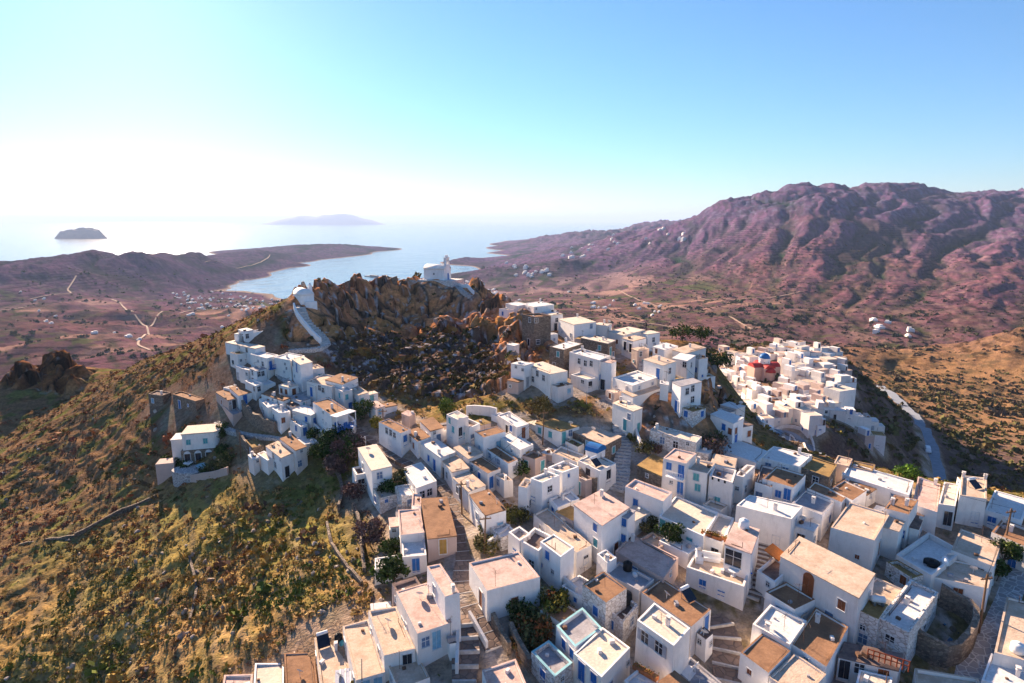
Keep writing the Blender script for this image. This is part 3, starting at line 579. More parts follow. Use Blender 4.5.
M_PIPE = mat('rusty_pipe', (.22, .13, .09), .7, .4, 6, metal=.3)
def roof_bits(H):
    """aerials, pipes, vents, dishes, low parapet seats: what collects on a flat village roof"""
    r = WALLRND; q = H['q']; c = H['c']; o = H['root'].location; zf = H['z'] - (H['rim'] if H['rim'] >= .12 else 0)
    def spot(k=.75): s, t = r.uniform(-k, k), r.uniform(-k, k); return c + (q[1] - q[0]) * s / 2 + (q[3] - q[0]) * t / 2
    if r.random() < .42:
        p = spot(.85); h = r.uniform(1.2, 2.4); mb = MB(o); mb.tube((*p, zf - .1), (p[0] + r.uniform(-.1, .1), p[1], zf + h), .022, n=5)
        a = r.uniform(0, 3); u = np.array([math.cos(a), math.sin(a)]); w = np.array([-u[1], u[0]])
        mb.tube((*(p - u * .5), zf + h * .93), (*(p + u * .6), zf + h * .93), .014, n=4)
        for k in range(5): s = p + u * (-.45 + k * .24); L = .32 - k * .04; mb.tube((*(s - w * L), zf + h * .93), (*(s + w * L), zf + h * .93), .01, n=4)
        mb.build('aerial', M_PIPE, H['root'])
    for _ in range(r.choice([0, 1, 1, 2])):
        p = spot(); mb = MB(o); s = r.uniform(.12, .3); a = r.uniform(0, 3); mb.obox((*p, zf + s * .5), (s * math.cos(a), s * math.sin(a), 0), (-s * .7 * math.sin(a), s * .7 * math.cos(a), 0), (0, 0, s * .9)); mb.build('roof_vent', r.choice([M['w'][1], M_PIPE, RM['g']]), H['root'])
    if r.random() < .22:
        p = spot(.8); mb = MB(o); mb.tube((*p, zf - .1), (*p, zf + .6), .03, n=5); a = r.uniform(.5, 1.6); n = np.array([math.cos(a), math.sin(a), .7]); n /= np.linalg.norm(n); mb.tube(np.array([*p, zf + .6]), np.array([*p, zf + .6]) + n * .1, .08, .42, 14); mb.build('satellite_dish', PM['f'], H['root'])
    if r.random() < .3:
        i = r.randrange(4); a, b = q[i], q[(i + 1) % 4]; mb = MB(o); m = inset(q, .45); pts = [m[i] * (1 - t) + m[(i + 1) % 4] * t for t in (r.uniform(0, .3), r.uniform(.6, 1))]; mb.tube((*pts[0], zf + .06), (*pts[1], zf + .06), .035, n=6); mb.tube((*pts[1], zf + .06), (*pts[1], zf + r.uniform(.5, 1)), .035, n=6); mb.build('pipe', M_PIPE, H['root'])
def wall_hit(H, p):
    """which wall of the house lies on the line of sight through a picture point"""
    d = ray(*p); q = H['q']; best = None
    for i in range(4):
        a, b = q[i], q[(i + 1) % 4]; e = b - a; L = np.linalg.norm(e); u = e / L; nrm = np.array([u[1], -u[0]])
        if nrm @ a > 0 and nrm @ b > 0: continue          # faces away
        den = nrm @ d[:2]
        if abs(den) < 1e-6: continue
        Z = (nrm @ a) / den; P = np.array([0, 0, CAM_Z]) + Z * d; s = (P[:2] - a) @ u
        over = max(0, -s, s - L) + max(0, P[2] - H['z']) * 1.0
        if best is None or over < best[0]: best = (over, i, a, u, nrm, s, L, P)
    return best
def put_opening(H, p, kind, c):
    w = wall_hit(H, p)
    if w is None: return
    over, i, a, u, nrm, s, L, P = w; wd, hd = DIM[kind]
    if over > 2.5 or L < wd + .3: return
    s = min(max(s, wd / 2 + .15), L - wd / 2 - .15); pos = a + u * s + nrm * .012
    zc = min(P[2], H['z'] - hd / 2 - max(.25, H['rim'] + .1))
    for (j, s2, z2, w2, h2) in H.setdefault('ops', []):
        if j == i and abs(s2 - s) < (wd + w2) / 2 + .12 and abs(z2 - zc) < (hd + h2) / 2 + .12: return
    H['ops'].append((i, s, zc, wd, hd))
    opening(H['root'], (pos[0], pos[1], zc), u, nrm, kind, c)
def auto_openings(H, rnd, n=2, cols='bbgkktknxcgk'):
    q = H['q']; col = rnd.choice(cols); done = False
    for i in range(4):
        a, b = q[i], q[(i + 1) % 4]; e = b - a; L = np.linalg.norm(e); u = e / L; nrm = np.array([u[1], -u[0]])
        if nrm @ a > 0 or L < 2.2: continue
        gz_ = float(h0(*(a + e / 2 + nrm * .4))); ht = H['z'] - gz_
        if ht < 2.0: continue
        for k in range(rnd.randint(1, n) if L < 7 else n):
            s = L * (k + .5 + rnd.uniform(-.2, .2)) / n if L >= 7 else L * rnd.uniform(.25, .75)
            kind = 'D' if not done and k == 0 and ht > 2.5 and rnd.random() < .7 else rnd.choice('WWS'); wd, hd = DIM[kind]
            zc = gz_ + (1.05 if kind == 'D' else 1.6); zc = min(zc, H['z'] - hd / 2 - max(.25, H['rim'] + .1))
            if ht > 5 and rnd.random() < .6 and kind != 'D': zc = gz_ + 4.2
            if any(j == i and abs(s2 - s) < (wd + w2) / 2 + .15 and abs(z2 - zc) < (hd + h2) / 2 + .1 for j, s2, z2, w2, h2 in H.setdefault('ops', [])): continue
            if L < wd + .4: continue
            s = min(max(s, wd / 2 + .2), L - wd / 2 - .2); H['ops'].append((i, s, zc, wd, hd)); done |= kind == 'D'
            pos = a + u * s + nrm * .012; opening(H['root'], (pos[0], pos[1], zc), u, nrm, kind, col)
def clamp_in(H, c, k=.8):
    q = H['q']; m = H['c']; A_ = np.stack([(q[1] - q[0]) / 2, (q[3] - q[0]) / 2], 1); st = np.linalg.solve(A_, c - m); return m + A_ @ np.clip(st, -k, k)
def chimney(H, p):
    z = H['z'] - H['rim']; P = at_level(p[0], p[1], H['z']); c = P[:2]
    m = H['c']; q = H['q']
    c = clamp_in(H, c, .86)
    u = q[1] - q[0]; u = u / np.linalg.norm(u); v = np.array([-u[1], u[0]]); o = H['root'].location
    mb = MB(o); mb.obox((*c, z + .3), (*u * .16, 0), (*v * .2, 0), (0, 0, .4)); mb.obox((*c, z + .73), (*u * .21, 0), (*v * .25, 0), (0, 0, .04))
    for s in (-1, 1): mb.obox((*(c + s * v * .13), z + .85), (*u * .14, 0), (*v * .04, 0), (0, 0, .09))
    mb.obox((*c, z + .97), (*u * .2, 0), (*v * .24, 0), (0, 0, .03)); mb.build('chimney', M['w'][1], H['root'])
BYLABEL = {}
HR = random.Random(5)
for ln in HOUSES.strip().splitlines():
    f = ln.split('|'); t = f[0]
    f = f[:8] + [''.join(f[8:])]
    pts = [px(t, *map(float, s.split(','))) for s in f[1].split()]
    hh = float(f[2]); rim = f[5]; rimmat = None
    if rim.endswith('q'): rim = rim[:-1]; rimmat = PM['q']
    if f[8] == 'ORIG': pts = [tuple(map(float, s.split(','))) for s in f[1].split()]
    q, z = solve_quad(*pts, hh)
    cat = 'ruin' if 'ruin' in f[6] else 'house'
    nm = 'stone_ruin' if cat == 'ruin' else ('stone_house' if f[4] == 's' else 'village_house')
    H = house(nm, q, z, float(rim), f[3], f[4], f[6], cat, rimmat=rimmat); BYLABEL[f[6]] = H
    for m in re.finditer(r'([a-x])?(-?\d+),(-?\d+)([WSDAHP])([a-z])', f[7]):
        put_opening(H, px(m[1] or t, float(m[2]), float(m[3])), m[4], m[5])
    for m in re.finditer(r'C(-?\d+),(-?\d+)', f[8]): chimney(H, px(t, float(m[1]), float(m[2])))
    if 'hut' not in f[6]: auto_openings(H, HR, 2 if len(f[7]) < 4 else 1)
    if not f[8] and HR.random() < .22 and float(rim) < .4:
        c = H['c'] + (H['q'][2] - H['c']) * HR.uniform(-.7, .7) + (H['q'][1] - H['c']) * HR.uniform(-.2, .2); P = np.array([*c, H['z']])
        d = P - np.array([0, 0, CAM_Z]); dz = d[1] * CP - d[2] * SP; chimney(H, (512 + F_PX * d[0] / dz, 341.5 - F_PX * (d[1] * SP + d[2] * CP) / dz))
# ---------------------------------------------------------------- lower village (second hill)
LV_ROWS = [(342,[(777,801)]),(346.5,[(720,730),(768,834)]),(351.5,[(728,742),(748,840)]),(357,[(713,730),(738,760),(780,848)]),(362.5,[(738,752),(784,850)]),
           (368.5,[(713,758),(788,851)]),(375,[(709,762),(784,851)]),(381.5,[(709,762),(778,851)]),(388,[(713,830)]),(394.5,[(720,848)]),(401,[(730,846)]),(408,[(750,806)]),(415,[(762,784)])]
ORD = ['1st'] and ['first','second','third','fourth','fifth','sixth','seventh','eighth','ninth','tenth','eleventh','twelfth','thirteenth','fourteenth','fifteenth','sixteenth','seventeenth','eighteenth','nineteenth','twentieth']
LR = random.Random(23); LVH = []
def small_house(p, w, d, h, ang, roofc, label, group, lift=None, cols='kkbbgtxn', wallc='w', rim=None):
    P = hit(p[0], p[1], lift=h, zmin=235 if p[1] < 384 else 205 if p[1] < 400 else 165); c = P[:2]; u = np.array([math.cos(ang), math.sin(ang)]); v = np.array([-u[1], u[0]])
    q = [c - u * w / 2 - v * d / 2, c + u * w / 2 - v * d / 2, c + u * w / 2 + v * d / 2, c - u * w / 2 + v * d / 2]
    H = house('village_house', q, P[2], LR.choice([.06, .06, .15, .3]) if rim is None else rim, roofc, wallc, label, 'house', group)
    if LR.random() < .55 and h < 6:
        s = LR.choice([-1, 1]); k = LR.uniform(.35, .6); mb = MB(H['root'].location); t = LR.uniform(1.6, 2.6); cq = c + u * s * w * (1 - k) / 2 * .96
        mb.prism([cq - u * w * k / 2 - v * d * .45, cq + u * w * k / 2 - v * d * .45, cq + u * w * k / 2 + v * d * .45, cq - u * w * k / 2 + v * d * .45], P[2] - .2, P[2] + t); mb.build('upper_room', WALLRND.choice(M['w'] + M['p']), H['root'])
        if LR.random() < .6: pp = cq - v * (d * .45 + .012); opening(H['root'], (*pp, P[2] + .95), u, -v, 'D', LR.choice('kbgn'))
    auto_openings(H, LR, 1, cols); LVH.append(H); return H
for ri, (yy, spans) in enumerate(LV_ROWS):
    k = 0
    for x0, x1 in spans:
        x = x0 + 4
        while x < x1:
            w = LR.uniform(3.6, 5.8); d = LR.uniform(3.6, 5.8); h = LR.choice([3, 3, 3.2, 3.4, 4.2, 5.4])
            P = hit(x, yy, lift=h, zmin=235 if yy < 384 else 205); Zd = P[1] * CP - (P[2] - CAM_Z) * SP
            wd = w * 600 / Zd
            if not (756 < x < 782 and 352 < yy < 386):
                rc = LR.choice('ccttpptcbw')
                desc = {'c': 'cream roofed', 'w': 'white roofed', 't': 'tan roofed', 'p': 'pink roofed', 'b': 'brown roofed'}[rc]
                small_house((x, yy + LR.uniform(-1.5, 1.5)), w, d, h, math.radians(18) + LR.gauss(0, .16), rc,
                    f"{desc} white house, {ORD[min(k, 19)]} from left in the {ORD[ri]} lower village row", 'houses of the lower village', cols='kkkgbxn', wallc=LR.choice('wwwwp'))
                k += 1
            x += wd * LR.uniform(1.0, 1.22)
sh = small_house
sh((840, 388), 9.5, 7, 8, math.radians(25), 'c', 'three storey white house with rows of dark windows at the lower village edge', 'houses of the lower village')
sh((791, 406), 6, 5.5, 5.5, math.radians(14), 'c', 'white cube house with one dark window just above the hairpin road', 'houses of the lower village')
sh((812, 413.5), 5, 4.6, 6.4, math.radians(10), 'c', 'tall narrow white house at the outer side of the hairpin bend', 'houses of the lower village')
sh((819, 424), 3, 3, 2.6, math.radians(10), 'w', 'tiny white annex stepping down beside the tall narrow house', 'houses of the lower village')
for i, (x, y, rc) in enumerate([(815, 407, 'c'), (826, 405, 'c'), (837, 409, 'w'), (846, 412.5, 'c'), (854, 414, 'w'), (862, 416, 'c'), (870, 419.5, 'w'), (877, 424.5, 'w')]):
    sh((x, y), 5.4 if i < 6 else 4.4, 4.6, 3.4 if i < 7 else 2.2, math.radians(-16), rc, f"{ORD[i]} from the village side in the stepped white row running down the slope", 'stepped row below the lower village')
sh((866, 434), 4, 4, 3, math.radians(12), 't', 'lone shed with tan roof on the shaded slope, nearer the village', 'sheds on the shaded slope', wallc='p')
sh((878, 433), 4.2, 5, 4.4, math.radians(-20), 'o', 'lone house with ochre roof on the shaded slope, nearer the road', 'sheds on the shaded slope')
sh((756, 385), 6, 6, 3.4, math.radians(20), 'b', 'brown roofed white house alone under the dark crag', 'houses of the lower village')
sh((726, 403), 7, 6, 3.4, math.radians(30), 'w', 'white house with tilted pale roof under the dark crag', 'houses of the lower village')

for t_, p_, r_q in (('v', (258, 262), 5.5), ('w', (255, 195), 6.0), ('w', (350, 215), 3)):
    _h = hit(*px(t_, *p_), zmin=130, zmax=260); KEEP = globals().setdefault('KEEP', []); KEEP.append((_h[0], _h[1], r_q))
# ---------------------------------------------------------------- streets, steps, roads
M_SLAB = stonemat('street_slabs', (.27, .19, .15), (.16, .12, .10), 1.1, .7); M_JOINT = mat('lime_joint', (.62, .58, .55), .9, .35, 1.5)
M_ROAD = mat('road_concrete', (.27, .29, .33), .9, .2, .6, bump=.2); M_STEP = stonemat('grey_steps', (.38, .36, .36), (.62, .60, .59), 1.3, .75); M_DIRT = mat('pale_dirt', (.38, .26, .20), .95, .25, .1)
PATHPTS = list(KEEP); RIBBONS = []
def dense(P, step):
    P = np.array(P, float); seg = np.linalg.norm(np.diff(P[:, :2], axis=0), axis=1); s = np.concatenate([[0], np.cumsum(seg)]); n = max(2, int(s[-1] / step) + 1); t = np.linspace(0, s[-1], n)
    Q = np.stack([np.interp(t, s, P[:, k]) for k in range(P.shape[1])], 1)
    for _ in range(2): Q[1:-1] = (Q[:-2] + 2 * Q[1:-1] + Q[2:]) / 4
    return Q
def ground_line(t, pts, zmin=34, zmax=480): return [hit(*(px(t, *p) if t else p), zmin=zmin, zmax=zmax) for p in pts]
def ribbon(name, P, width, mats, step=1.15, joint=.16, steps=False, lift=.10, kind='structure', zfun=None):
    h0 = zfun or globals()['h0']
    Q = dense(P, step); n = len(Q); T = np.gradient(Q[:, :2], axis=0); T /= np.linalg.norm(T, axis=1)[:, None] + 1e-9; Nn = np.stack([-T[:, 1], T[:, 0]], 1)
    wv = width * (1 + .10 * np.sin(np.arange(n) * .7) + .05 * np.sin(np.arange(n) * 2.3))
    Lp = Q[:, :2] + Nn * wv[:, None] / 2; Rp = Q[:, :2] - Nn * wv[:, None] / 2
    zc = np.maximum(h0(Q[:, 0], Q[:, 1]), .5 * (h0(Lp[:, 0], Lp[:, 1]) + h0(Rp[:, 0], Rp[:, 1])))
    for _ in range(3): zc[1:-1] = (zc[:-2] + 2 * zc[1:-1] + zc[2:]) / 4
    zc = zc + lift; mb = MB()
    for i in range(n - 1):
        z0_, z1_ = (zc[i], zc[i]) if steps else (zc[i], zc[i + 1]); L0, L1, R0, R1 = Lp[i], Lp[i + 1], Rp[i], Rp[i + 1]; D = 1.0
        f = 1 - joint / step
        Lm = L0 * (1 - f) + L1 * f; Rm = R0 * (1 - f) + R1 * f; zm = z0_ * (1 - f) + z1_ * f
        mb.add([(*R0, z0_), (*Rm, zm), (*Lm, zm), (*L0, z0_), (*R0, z0_ - D), (*Rm, zm - D), (*Lm, zm - D), (*L0, z0_ - D)], [(0, 1, 2, 3), (0, 4, 5, 1), (2, 6, 7, 3), (3, 7, 4, 0), (1, 5, 6, 2)], 0)
        if joint:
            a = .02; mb.add([(*Rm, zm + a), (*R1, z1_ + a), (*L1, z1_ + a), (*Lm, zm + a), (*Rm, zm - D), (*R1, z1_ - D), (*L1, z1_ - D), (*Lm, zm - D)], [(0, 1, 2, 3), (0, 4, 5, 1), (2, 6, 7, 3), (3, 7, 4, 0), (1, 5, 6, 2)], 1)
    for p in Q: PATHPTS.append((p[0], p[1], width / 2 + .5))
    o = mb.build(name, mats); tag(o, kind=kind); return Lp, Rp, zc
S_ = [M_SLAB, M_JOINT]
st1 = ground_line('s', [(640,335),(720,390),(800,440),(880,510),(960,575)]) + ground_line('l', [(470,395),(560,425),(640,470),(720,540),(790,600),(850,660)]) + ground_line('g', [(690,90),(735,230),(790,400),(800,500),(775,600)]) + ground_line('b', [(780,60),(835,150),(905,260),(960,350),(1000,450)])
ribbon('street', st1, 2.7, S_, 2.0, .1)
ribbon('stepped_lane', ground_line('b', [(775,225),(790,330),(795,450),(790,560),(780,700)]), 2.6, S_, 1.5, .16, True)
ribbon('stepped_lane', ground_line('d', [(690,230),(780,290),(850,380),(780,440),(800,560),(800,690)]), 2.8, S_, 1.8, .2, True)
ribbon('stepped_lane', ground_line('j', [(160,350),(130,440),(105,540),(100,640),(60,740)]), 2.2, S_, .8, .25, True)
ribbon('alley', ground_line('k', [(960,420),(930,620)]) + ground_line('f', [(880,80),(840,200),(790,330),(740,480),(690,600),(660,720)]), 3.4, [M_STEP, M_JOINT], 1.6, 0)
ribbon('stepped_lane', ground_line('n', [(200,180),(240,330),(215,430),(230,530),(170,620)]), 2.4, [M_STEP, M_JOINT], .8, .2, True)
ribbon('lane', ground_line('r', [(405,330),(440,400),(560,470),(640,560),(760,690)]), 2.4, [M_STEP, M_JOINT], 1.2, .15)
ribbon('lane', ground_line('q', [(470,215),(560,270),(680,300),(840,315),(960,340)]), 2.2, [M_STEP, M_JOINT], 1.2, .15)
ribbon('lane', ground_line('t', [(520,520),(620,590),(760,650),(880,660)]), 2.0, [M_STEP, M_JOINT], 1.0, .2)
castle_path = ground_line('v', [(200,290),(225,360),(300,445),(362,505),(390,543),(345,572),(250,568),(140,580)], zmin=120, zmax=230)
CPL = ribbon('castle_steps', castle_path, 2.6, [M_STEP, M_JOINT], 1.0, .2, True)
CP2 = ribbon('chapel_steps', ground_line('w', [(325,185),(385,245),(450,298),(490,318)], zmin=130, zmax=260), 2.2, [M_JOINT, M_STEP], 1.0, .2, True)
hp = ground_line('o', [(300,120),(345,85),(430,62),(520,85),(590,145),(645,225),(700,290)], zmin=125, zmax=300)
HPL = ribbon('hairpin_road', hp, 5.2, [M_ROAD, M_JOINT], 2.0, 0)
rd = ground_line(None, [(880,386),(886,391),(895,398),(906,409),(917,423),(925,436),(930,450),(934,466),(937,484)], zmin=180, zmax=620)
VRL = ribbon('valley_road', rd, 6.0, [M_ROAD, M_JOINT], 3.0, 0, lift=.5)
# ---------------------------------------------------------------- sheds and yard walls squeezed between the houses
FR = random.Random(31); FILL = []
PP = np.array([p for p in PATHPTS if math.hypot(p[0], p[1]) < 300])
def inside(p, H, m=.4):
    q = H['q']
    return all((np.array([b[1] - a[1], -(b[0] - a[0])]) / np.linalg.norm(b - a)) @ (p - a) < m for a, b in zip(q, q[1:] + q[:1]))
base_list = [(l, H) for l, H in BYLABEL.items() if 'hut' not in l and 'ruin' not in l and 'porch' not in l]
for lab, H in base_list:
    if FR.random() > .93: continue
    q = H['q']; ok = False
    for tr in range(14):
        i = FR.randrange(4); a, b = q[i], q[(i + 1) % 4]; e = b - a; L = np.linalg.norm(e); u = e / L; n = np.array([u[1], -u[0]])
        if L < 3: continue
        w = FR.uniform(2.0, min(5.2, L * .9)); d = FR.uniform(1.6, 3.8); s = FR.uniform(w / 2, L - w / 2); c0 = a + u * s + n * (d / 2 + .02)
        qq = [c0 - u * w / 2 + n * d / 2, c0 - u * w / 2 - n * d / 2, c0 + u * w / 2 - n * d / 2, c0 + u * w / 2 + n * d / 2]
        if any(inside(p, G, .25) for G in HSET if G is not H and np.linalg.norm(G['c'] - c0) < 14 for p in qq + [c0]) or np.min(np.hypot(PP[:, None, 0] - np.array(qq + [c0])[None, :, 0], PP[:, None, 1] - np.array(qq + [c0])[None, :, 1]) - PP[:, None, 2]) < .15: continue
        ar = sum(qq[k][0] * qq[(k + 1) % 4][1] - qq[(k + 1) % 4][0] * qq[k][1] for k in range(4))
        if ar < 0: qq = qq[::-1]
        ok = True; break
    if not ok: continue
    words_ = lab.split(); short = lab if len(words_) <= 10 else ' '.join(words_[:10])
    while short.split()[-1] in ('with', 'and', 'the', 'of', 'by', 'to', 'its', 'on', 'in', 'at', 'a', 'behind', 'beside', 'under', 'above', 'below', 'between', 'blue', 'white', 'brown', 'dark', 'one', 'long', 'pink', 'bare', 'roofed', 'tall', 'joining', 'three', 'high', 'big', 'wide', 'another,', 'large', 'valley', 'stepped', 'half'): short = ' '.join(short.split()[:-1])
    gr = float(np.mean([h0(*p) for p in qq])); zt = min(gr + FR.uniform(1.5, 2.9), H['z'] - .5); rc = FR.choice('wwtcbdo')
    nm = {'w': 'white roofed', 't': 'tan roofed', 'c': 'cream roofed', 'b': 'brown roofed', 'd': 'dark roofed', 'o': 'ochre roofed'}[rc]
    FILL.append((qq, zt, FR.choice([.05, .15, .3]), rc, f"low {nm} shed against {short}"))
for qq, zt, rim, rc, lb in FILL:
    S = house('shed', qq, zt, rim, rc, FR.choice('wwwpk'), lb, 'shed', 'sheds built against village houses'); auto_openings(S, FR, 1)
# ---------------------------------------------------------------- the land as one sheet
na = 760
az = np.linspace(math.radians(-58), math.radians(58), na)
rr = np.concatenate([np.linspace(18, 60, 40, endpoint=False), np.linspace(60, 270, 430, endpoint=False), np.geomspace(270, 7500, 420)])
AZ, RR = np.meshgrid(az, rr); X = RR * np.sin(AZ); Y = RR * np.cos(AZ)
Z0 = h0(X, Y)
# where houses and paths stand the ground stays smooth
near = RR < 520
pts_s = np.array([(*(H['c']), max(np.linalg.norm(H['q'][0] - H['c']), 2.0)) for H in HSET] + [(p[0], p[1], p[2]) for p in PATHPTS if math.hypot(p[0], p[1]) < 560])
vm = np.zeros(X.shape); hm_ = np.zeros(X.shape)
idx = np.where(near.ravel())[0]; xs = X.ravel()[idx]; ys = Y.ravel()[idx]
dm = np.full(len(idx), 1e9)
for s in range(0, len(idx), 40000):
    dx = xs[s:s + 40000, None] - pts_s[None, :, 0]; dy = ys[s:s + 40000, None] - pts_s[None, :, 1]
    dm[s:s + 40000] = (np.sqrt(dx * dx + dy * dy) - pts_s[None, :, 2]).min(1)
DM = np.full(X.size, 1e9); DM[idx] = dm; DM = DM.reshape(X.shape)
vill = 1 - sstep(1.0, 6.0, DM)
def proj(x, y, z):
    d = y * CP - (z - CAM_Z) * SP
    return 512 + F_PX * x / d, 341.5 - F_PX * (y * SP + (z - CAM_Z) * CP) / d
PX, PY = proj(X, Y, Z0)
def wpoly(pts): return [tuple(at[:2]) for at in pts]
def zpt(px_, py_, Z): return tuple(at_depth(px_, py_, Z)[:2])
castle = [zpt(285,330,150), zpt(293,290,172), zpt(340,300,200), zpt(400,290,215), zpt(470,290,205), zpt(515,310,180), zpt(545,345,152), zpt(520,390,120), zpt(460,400,122), zpt(400,398,128), zpt(345,372,138), zpt(315,352,146)]
cr = in_poly(X, Y, castle).astype(float)
crag2 = [zpt(635,430,101), zpt(632,395,110), zpt(665,383,115), zpt(715,395,110), zpt(730,430,103), zpt(715,455,97), zpt(680,425,100)]
cr2 = in_poly(X, Y, crag2).astype(float)
crag3 = [zpt(690,395,122), zpt(695,355,150), zpt(712,360,160), zpt(730,420,130), zpt(712,420,110)]
crag4 = [zpt(500,345,150), zpt(515,312,178), zpt(580,330,166), zpt(575,350,150), zpt(540,362,140)]
knoll = [zpt(-5,392,190), zpt(0,372,206), zpt(45,358,210), zpt(92,366,200), zpt(80,392,186)]
cr3 = (in_poly(X, Y, crag3) | in_poly(X, Y, crag4)).astype(float); cr4 = in_poly(X, Y, knoll).astype(float)
def blur(a, n):
    for _ in range(n):
        a = (np.roll(a, 1, 0) + np.roll(a, -1, 0) + np.roll(a, 1, 1) + np.roll(a, -1, 1) + 4 * a) / 8
    return a
rock = np.clip(blur(cr + cr2 + cr3 + cr4, 14), 0, 1)
nz = np.zeros(X.shape)
def facets(x, y, seed):
    """blocky crag: every irregular cell is its own tilted face"""
    xi = np.floor(x).astype(int); yi = np.floor(y).astype(int); best = np.full(x.shape, 9.); sec = np.full(x.shape, 9.); val = np.zeros(x.shape)
    for i in (-1, 0, 1):
        for j in (-1, 0, 1):
            k = _perm[_perm[(xi + i + seed) & 255] + ((yi + j) & 255)]; k2 = _perm[k + 7]; k3 = _perm[k2 + 3]; k4 = _perm[k3 + 11]
            dx = x - (xi + i + .15 + .7 * k / 255.); dy = y - (yi + j + .15 + .7 * k2 / 255.); d = dx * dx + dy * dy; m = d < best
            sec = np.where(m, best, np.minimum(sec, d)); best = np.where(m, d, best); val = np.where(m, (k3 / 127.5 - 1) * .6 + dx * (k4 / 127.5 - 1) * .9 + dy * (k2 / 127.5 - 1) * .9, val)
    facets.edge = np.sqrt(sec) - np.sqrt(best)
    return val
wx = X + 2.2 * fbm(X / 9, Y / 9, 3); wy = Y + 2.2 * fbm(X / 9 + 50, Y / 9, 3)
scree0 = blur((in_poly(X, Y, [zpt(320,352,146), zpt(365,345,158), zpt(430,340,165), zpt(490,352,154), zpt(510,385,123), zpt(450,402,122), zpt(370,402,126)])).astype(float), 12)
fa = facets(wx / 8.5, wy / 7.5, 3); ea = facets.edge.copy(); fb = facets(wx / 4.0, wy / 3.3, 9); eb = facets.edge.copy()
nz += rock * sstep(.4, 2.6, DM) * ((3.6 * fa + 2.4 * fb - .9 * (1 - sstep(0, .14, ea)) - .5 * (1 - sstep(0, .14, eb))) * (1 - .75 * scree0) + 1.8 * ridged(X / 20 + .3 * fbm(X / 8, Y / 8, 2), Y / 70, 3) + .9 * fbm(X / 3, Y / 3, 4))
nearw = 1 - sstep(260, 520, RR)
nz += nearw * (1 - vill) * (1 - rock) * (.8 * fbm(X / 9, Y / 9, 5) + .45 * fbm(X / 1.9, Y / 1.9, 3))
# terraces on the open slope
slope_m = nearw * (1 - vill) * (1 - rock) * sstep(-.05, -.18, AZ)
st = Z0 / 2.2 + .5 * fbm(X / 14, Y / 14, 3); nz += slope_m * .55 * (np.abs((st % 1) - .5) * 2 - .5) * sstep(.0, .3, fbm(X / 40 + 9, Y / 40, 2) + .15)
mid = sstep(240, 600, RR) * sstep(0.5, 12, Z0)
relief = sstep(60, 170, Z0) * sstep(500, 1100, RR) + .25 * sstep(25, 90, Z0)
wv = fbm(X / 420, Y / 420, 3)
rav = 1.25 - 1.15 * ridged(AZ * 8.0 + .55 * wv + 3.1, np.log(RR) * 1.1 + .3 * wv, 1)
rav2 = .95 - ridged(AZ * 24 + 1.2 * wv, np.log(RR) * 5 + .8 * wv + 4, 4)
nz += mid * np.minimum(relief, 1.1) * RR * (.0095 * (np.clip(rav, 0, 2) ** .6 - .8) + 0.0095 * (np.clip(rav2, 0, 2) ** .8 - .6) + .0035 * fbm(X / 60, Y / 60, 5))
nz += sstep(450, 800, RR) * (1 - sstep(1900, 2600, RR)) * sstep(6, 30, Z0) * (1 - sstep(90, 150, Z0)) * (20 * fbm(X / 330 + 1.7, Y / 330, 2) + 9 * ridged(X / 170, Y / 170 + 2, 3) - 3) * sstep(.15, -.1, AZ) if False else sstep(450, 800, RR) * (1 - sstep(1900, 2600, RR)) * sstep(6, 30, Z0) * (1 - sstep(90, 150, Z0)) * (34 * fbm(X / 330 + 1.7, Y / 330, 2) + 14 * (1 - ridged(X / 210, Y / 210 + 2, 3)) - 9) * (1 - .75 * sstep(-.1, .15, AZ))
nz += mid * RR * .0022 * fbm(X / 45 + 7, Y / 45, 4)
nz *= np.where(RR > 1500, sstep(-2, 14, Z0), 1)
ZZ = Z0 + nz - .35 * vill * 0
# ---- colour of the ground, with far haze and valley shade painted in
def C(*c): return np.array(c)
n1 = fbm(X / 24, Y / 24, 5)[..., None]; n2 = fbm(X / 5.5 + 40, Y / 5.5, 4)[..., None]; n3 = fbm(X / 1.6, Y / 1.6 + 11, 3)[..., None]
def mixc(a, b, t): return a * (1 - t) + b * t
T = lambda a, b, x: sstep(a, b, x)
base = mixc(C(.25, .14, .062), C(.145, .115, .038), T(-.12, .22, n1 + .4 * n2)); base = mixc(base, C(.33, .20, .10), T(.05, .4, n2 + .4 * n3)); base = mixc(base, C(.11, .072, .05), T(.12, .42, n3 - .3 * n1))
big = fbm(X / 38 + 3, Y / 38, 3)[..., None]; base = mixc(base, C(.13, .13, .035), T(.08, .28, big) * .35); base = mixc(base, C(.31, .17, .085), T(.1, .3, -big) * .5); base = mixc(base, C(.16, .105, .075), (slope_m * sstep(.30, .48, np.abs((st % 1) - .5)))[..., None] * .6)
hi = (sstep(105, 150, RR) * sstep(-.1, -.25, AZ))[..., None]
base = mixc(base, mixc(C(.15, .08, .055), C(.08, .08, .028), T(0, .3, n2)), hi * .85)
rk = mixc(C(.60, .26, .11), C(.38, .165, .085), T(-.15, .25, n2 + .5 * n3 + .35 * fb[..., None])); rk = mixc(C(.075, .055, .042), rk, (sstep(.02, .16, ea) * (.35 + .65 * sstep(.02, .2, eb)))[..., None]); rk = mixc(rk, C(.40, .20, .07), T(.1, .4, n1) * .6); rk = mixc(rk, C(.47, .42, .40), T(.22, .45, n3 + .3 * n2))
gx = np.gradient(ZZ, axis=0) / np.gradient(RR, axis=0)
scree = (in_poly(X, Y, [zpt(320,352,146), zpt(365,335,162), zpt(430,330,168), zpt(490,345,158), zpt(510,385,123), zpt(450,402,122), zpt(370,402,126)])).astype(float)
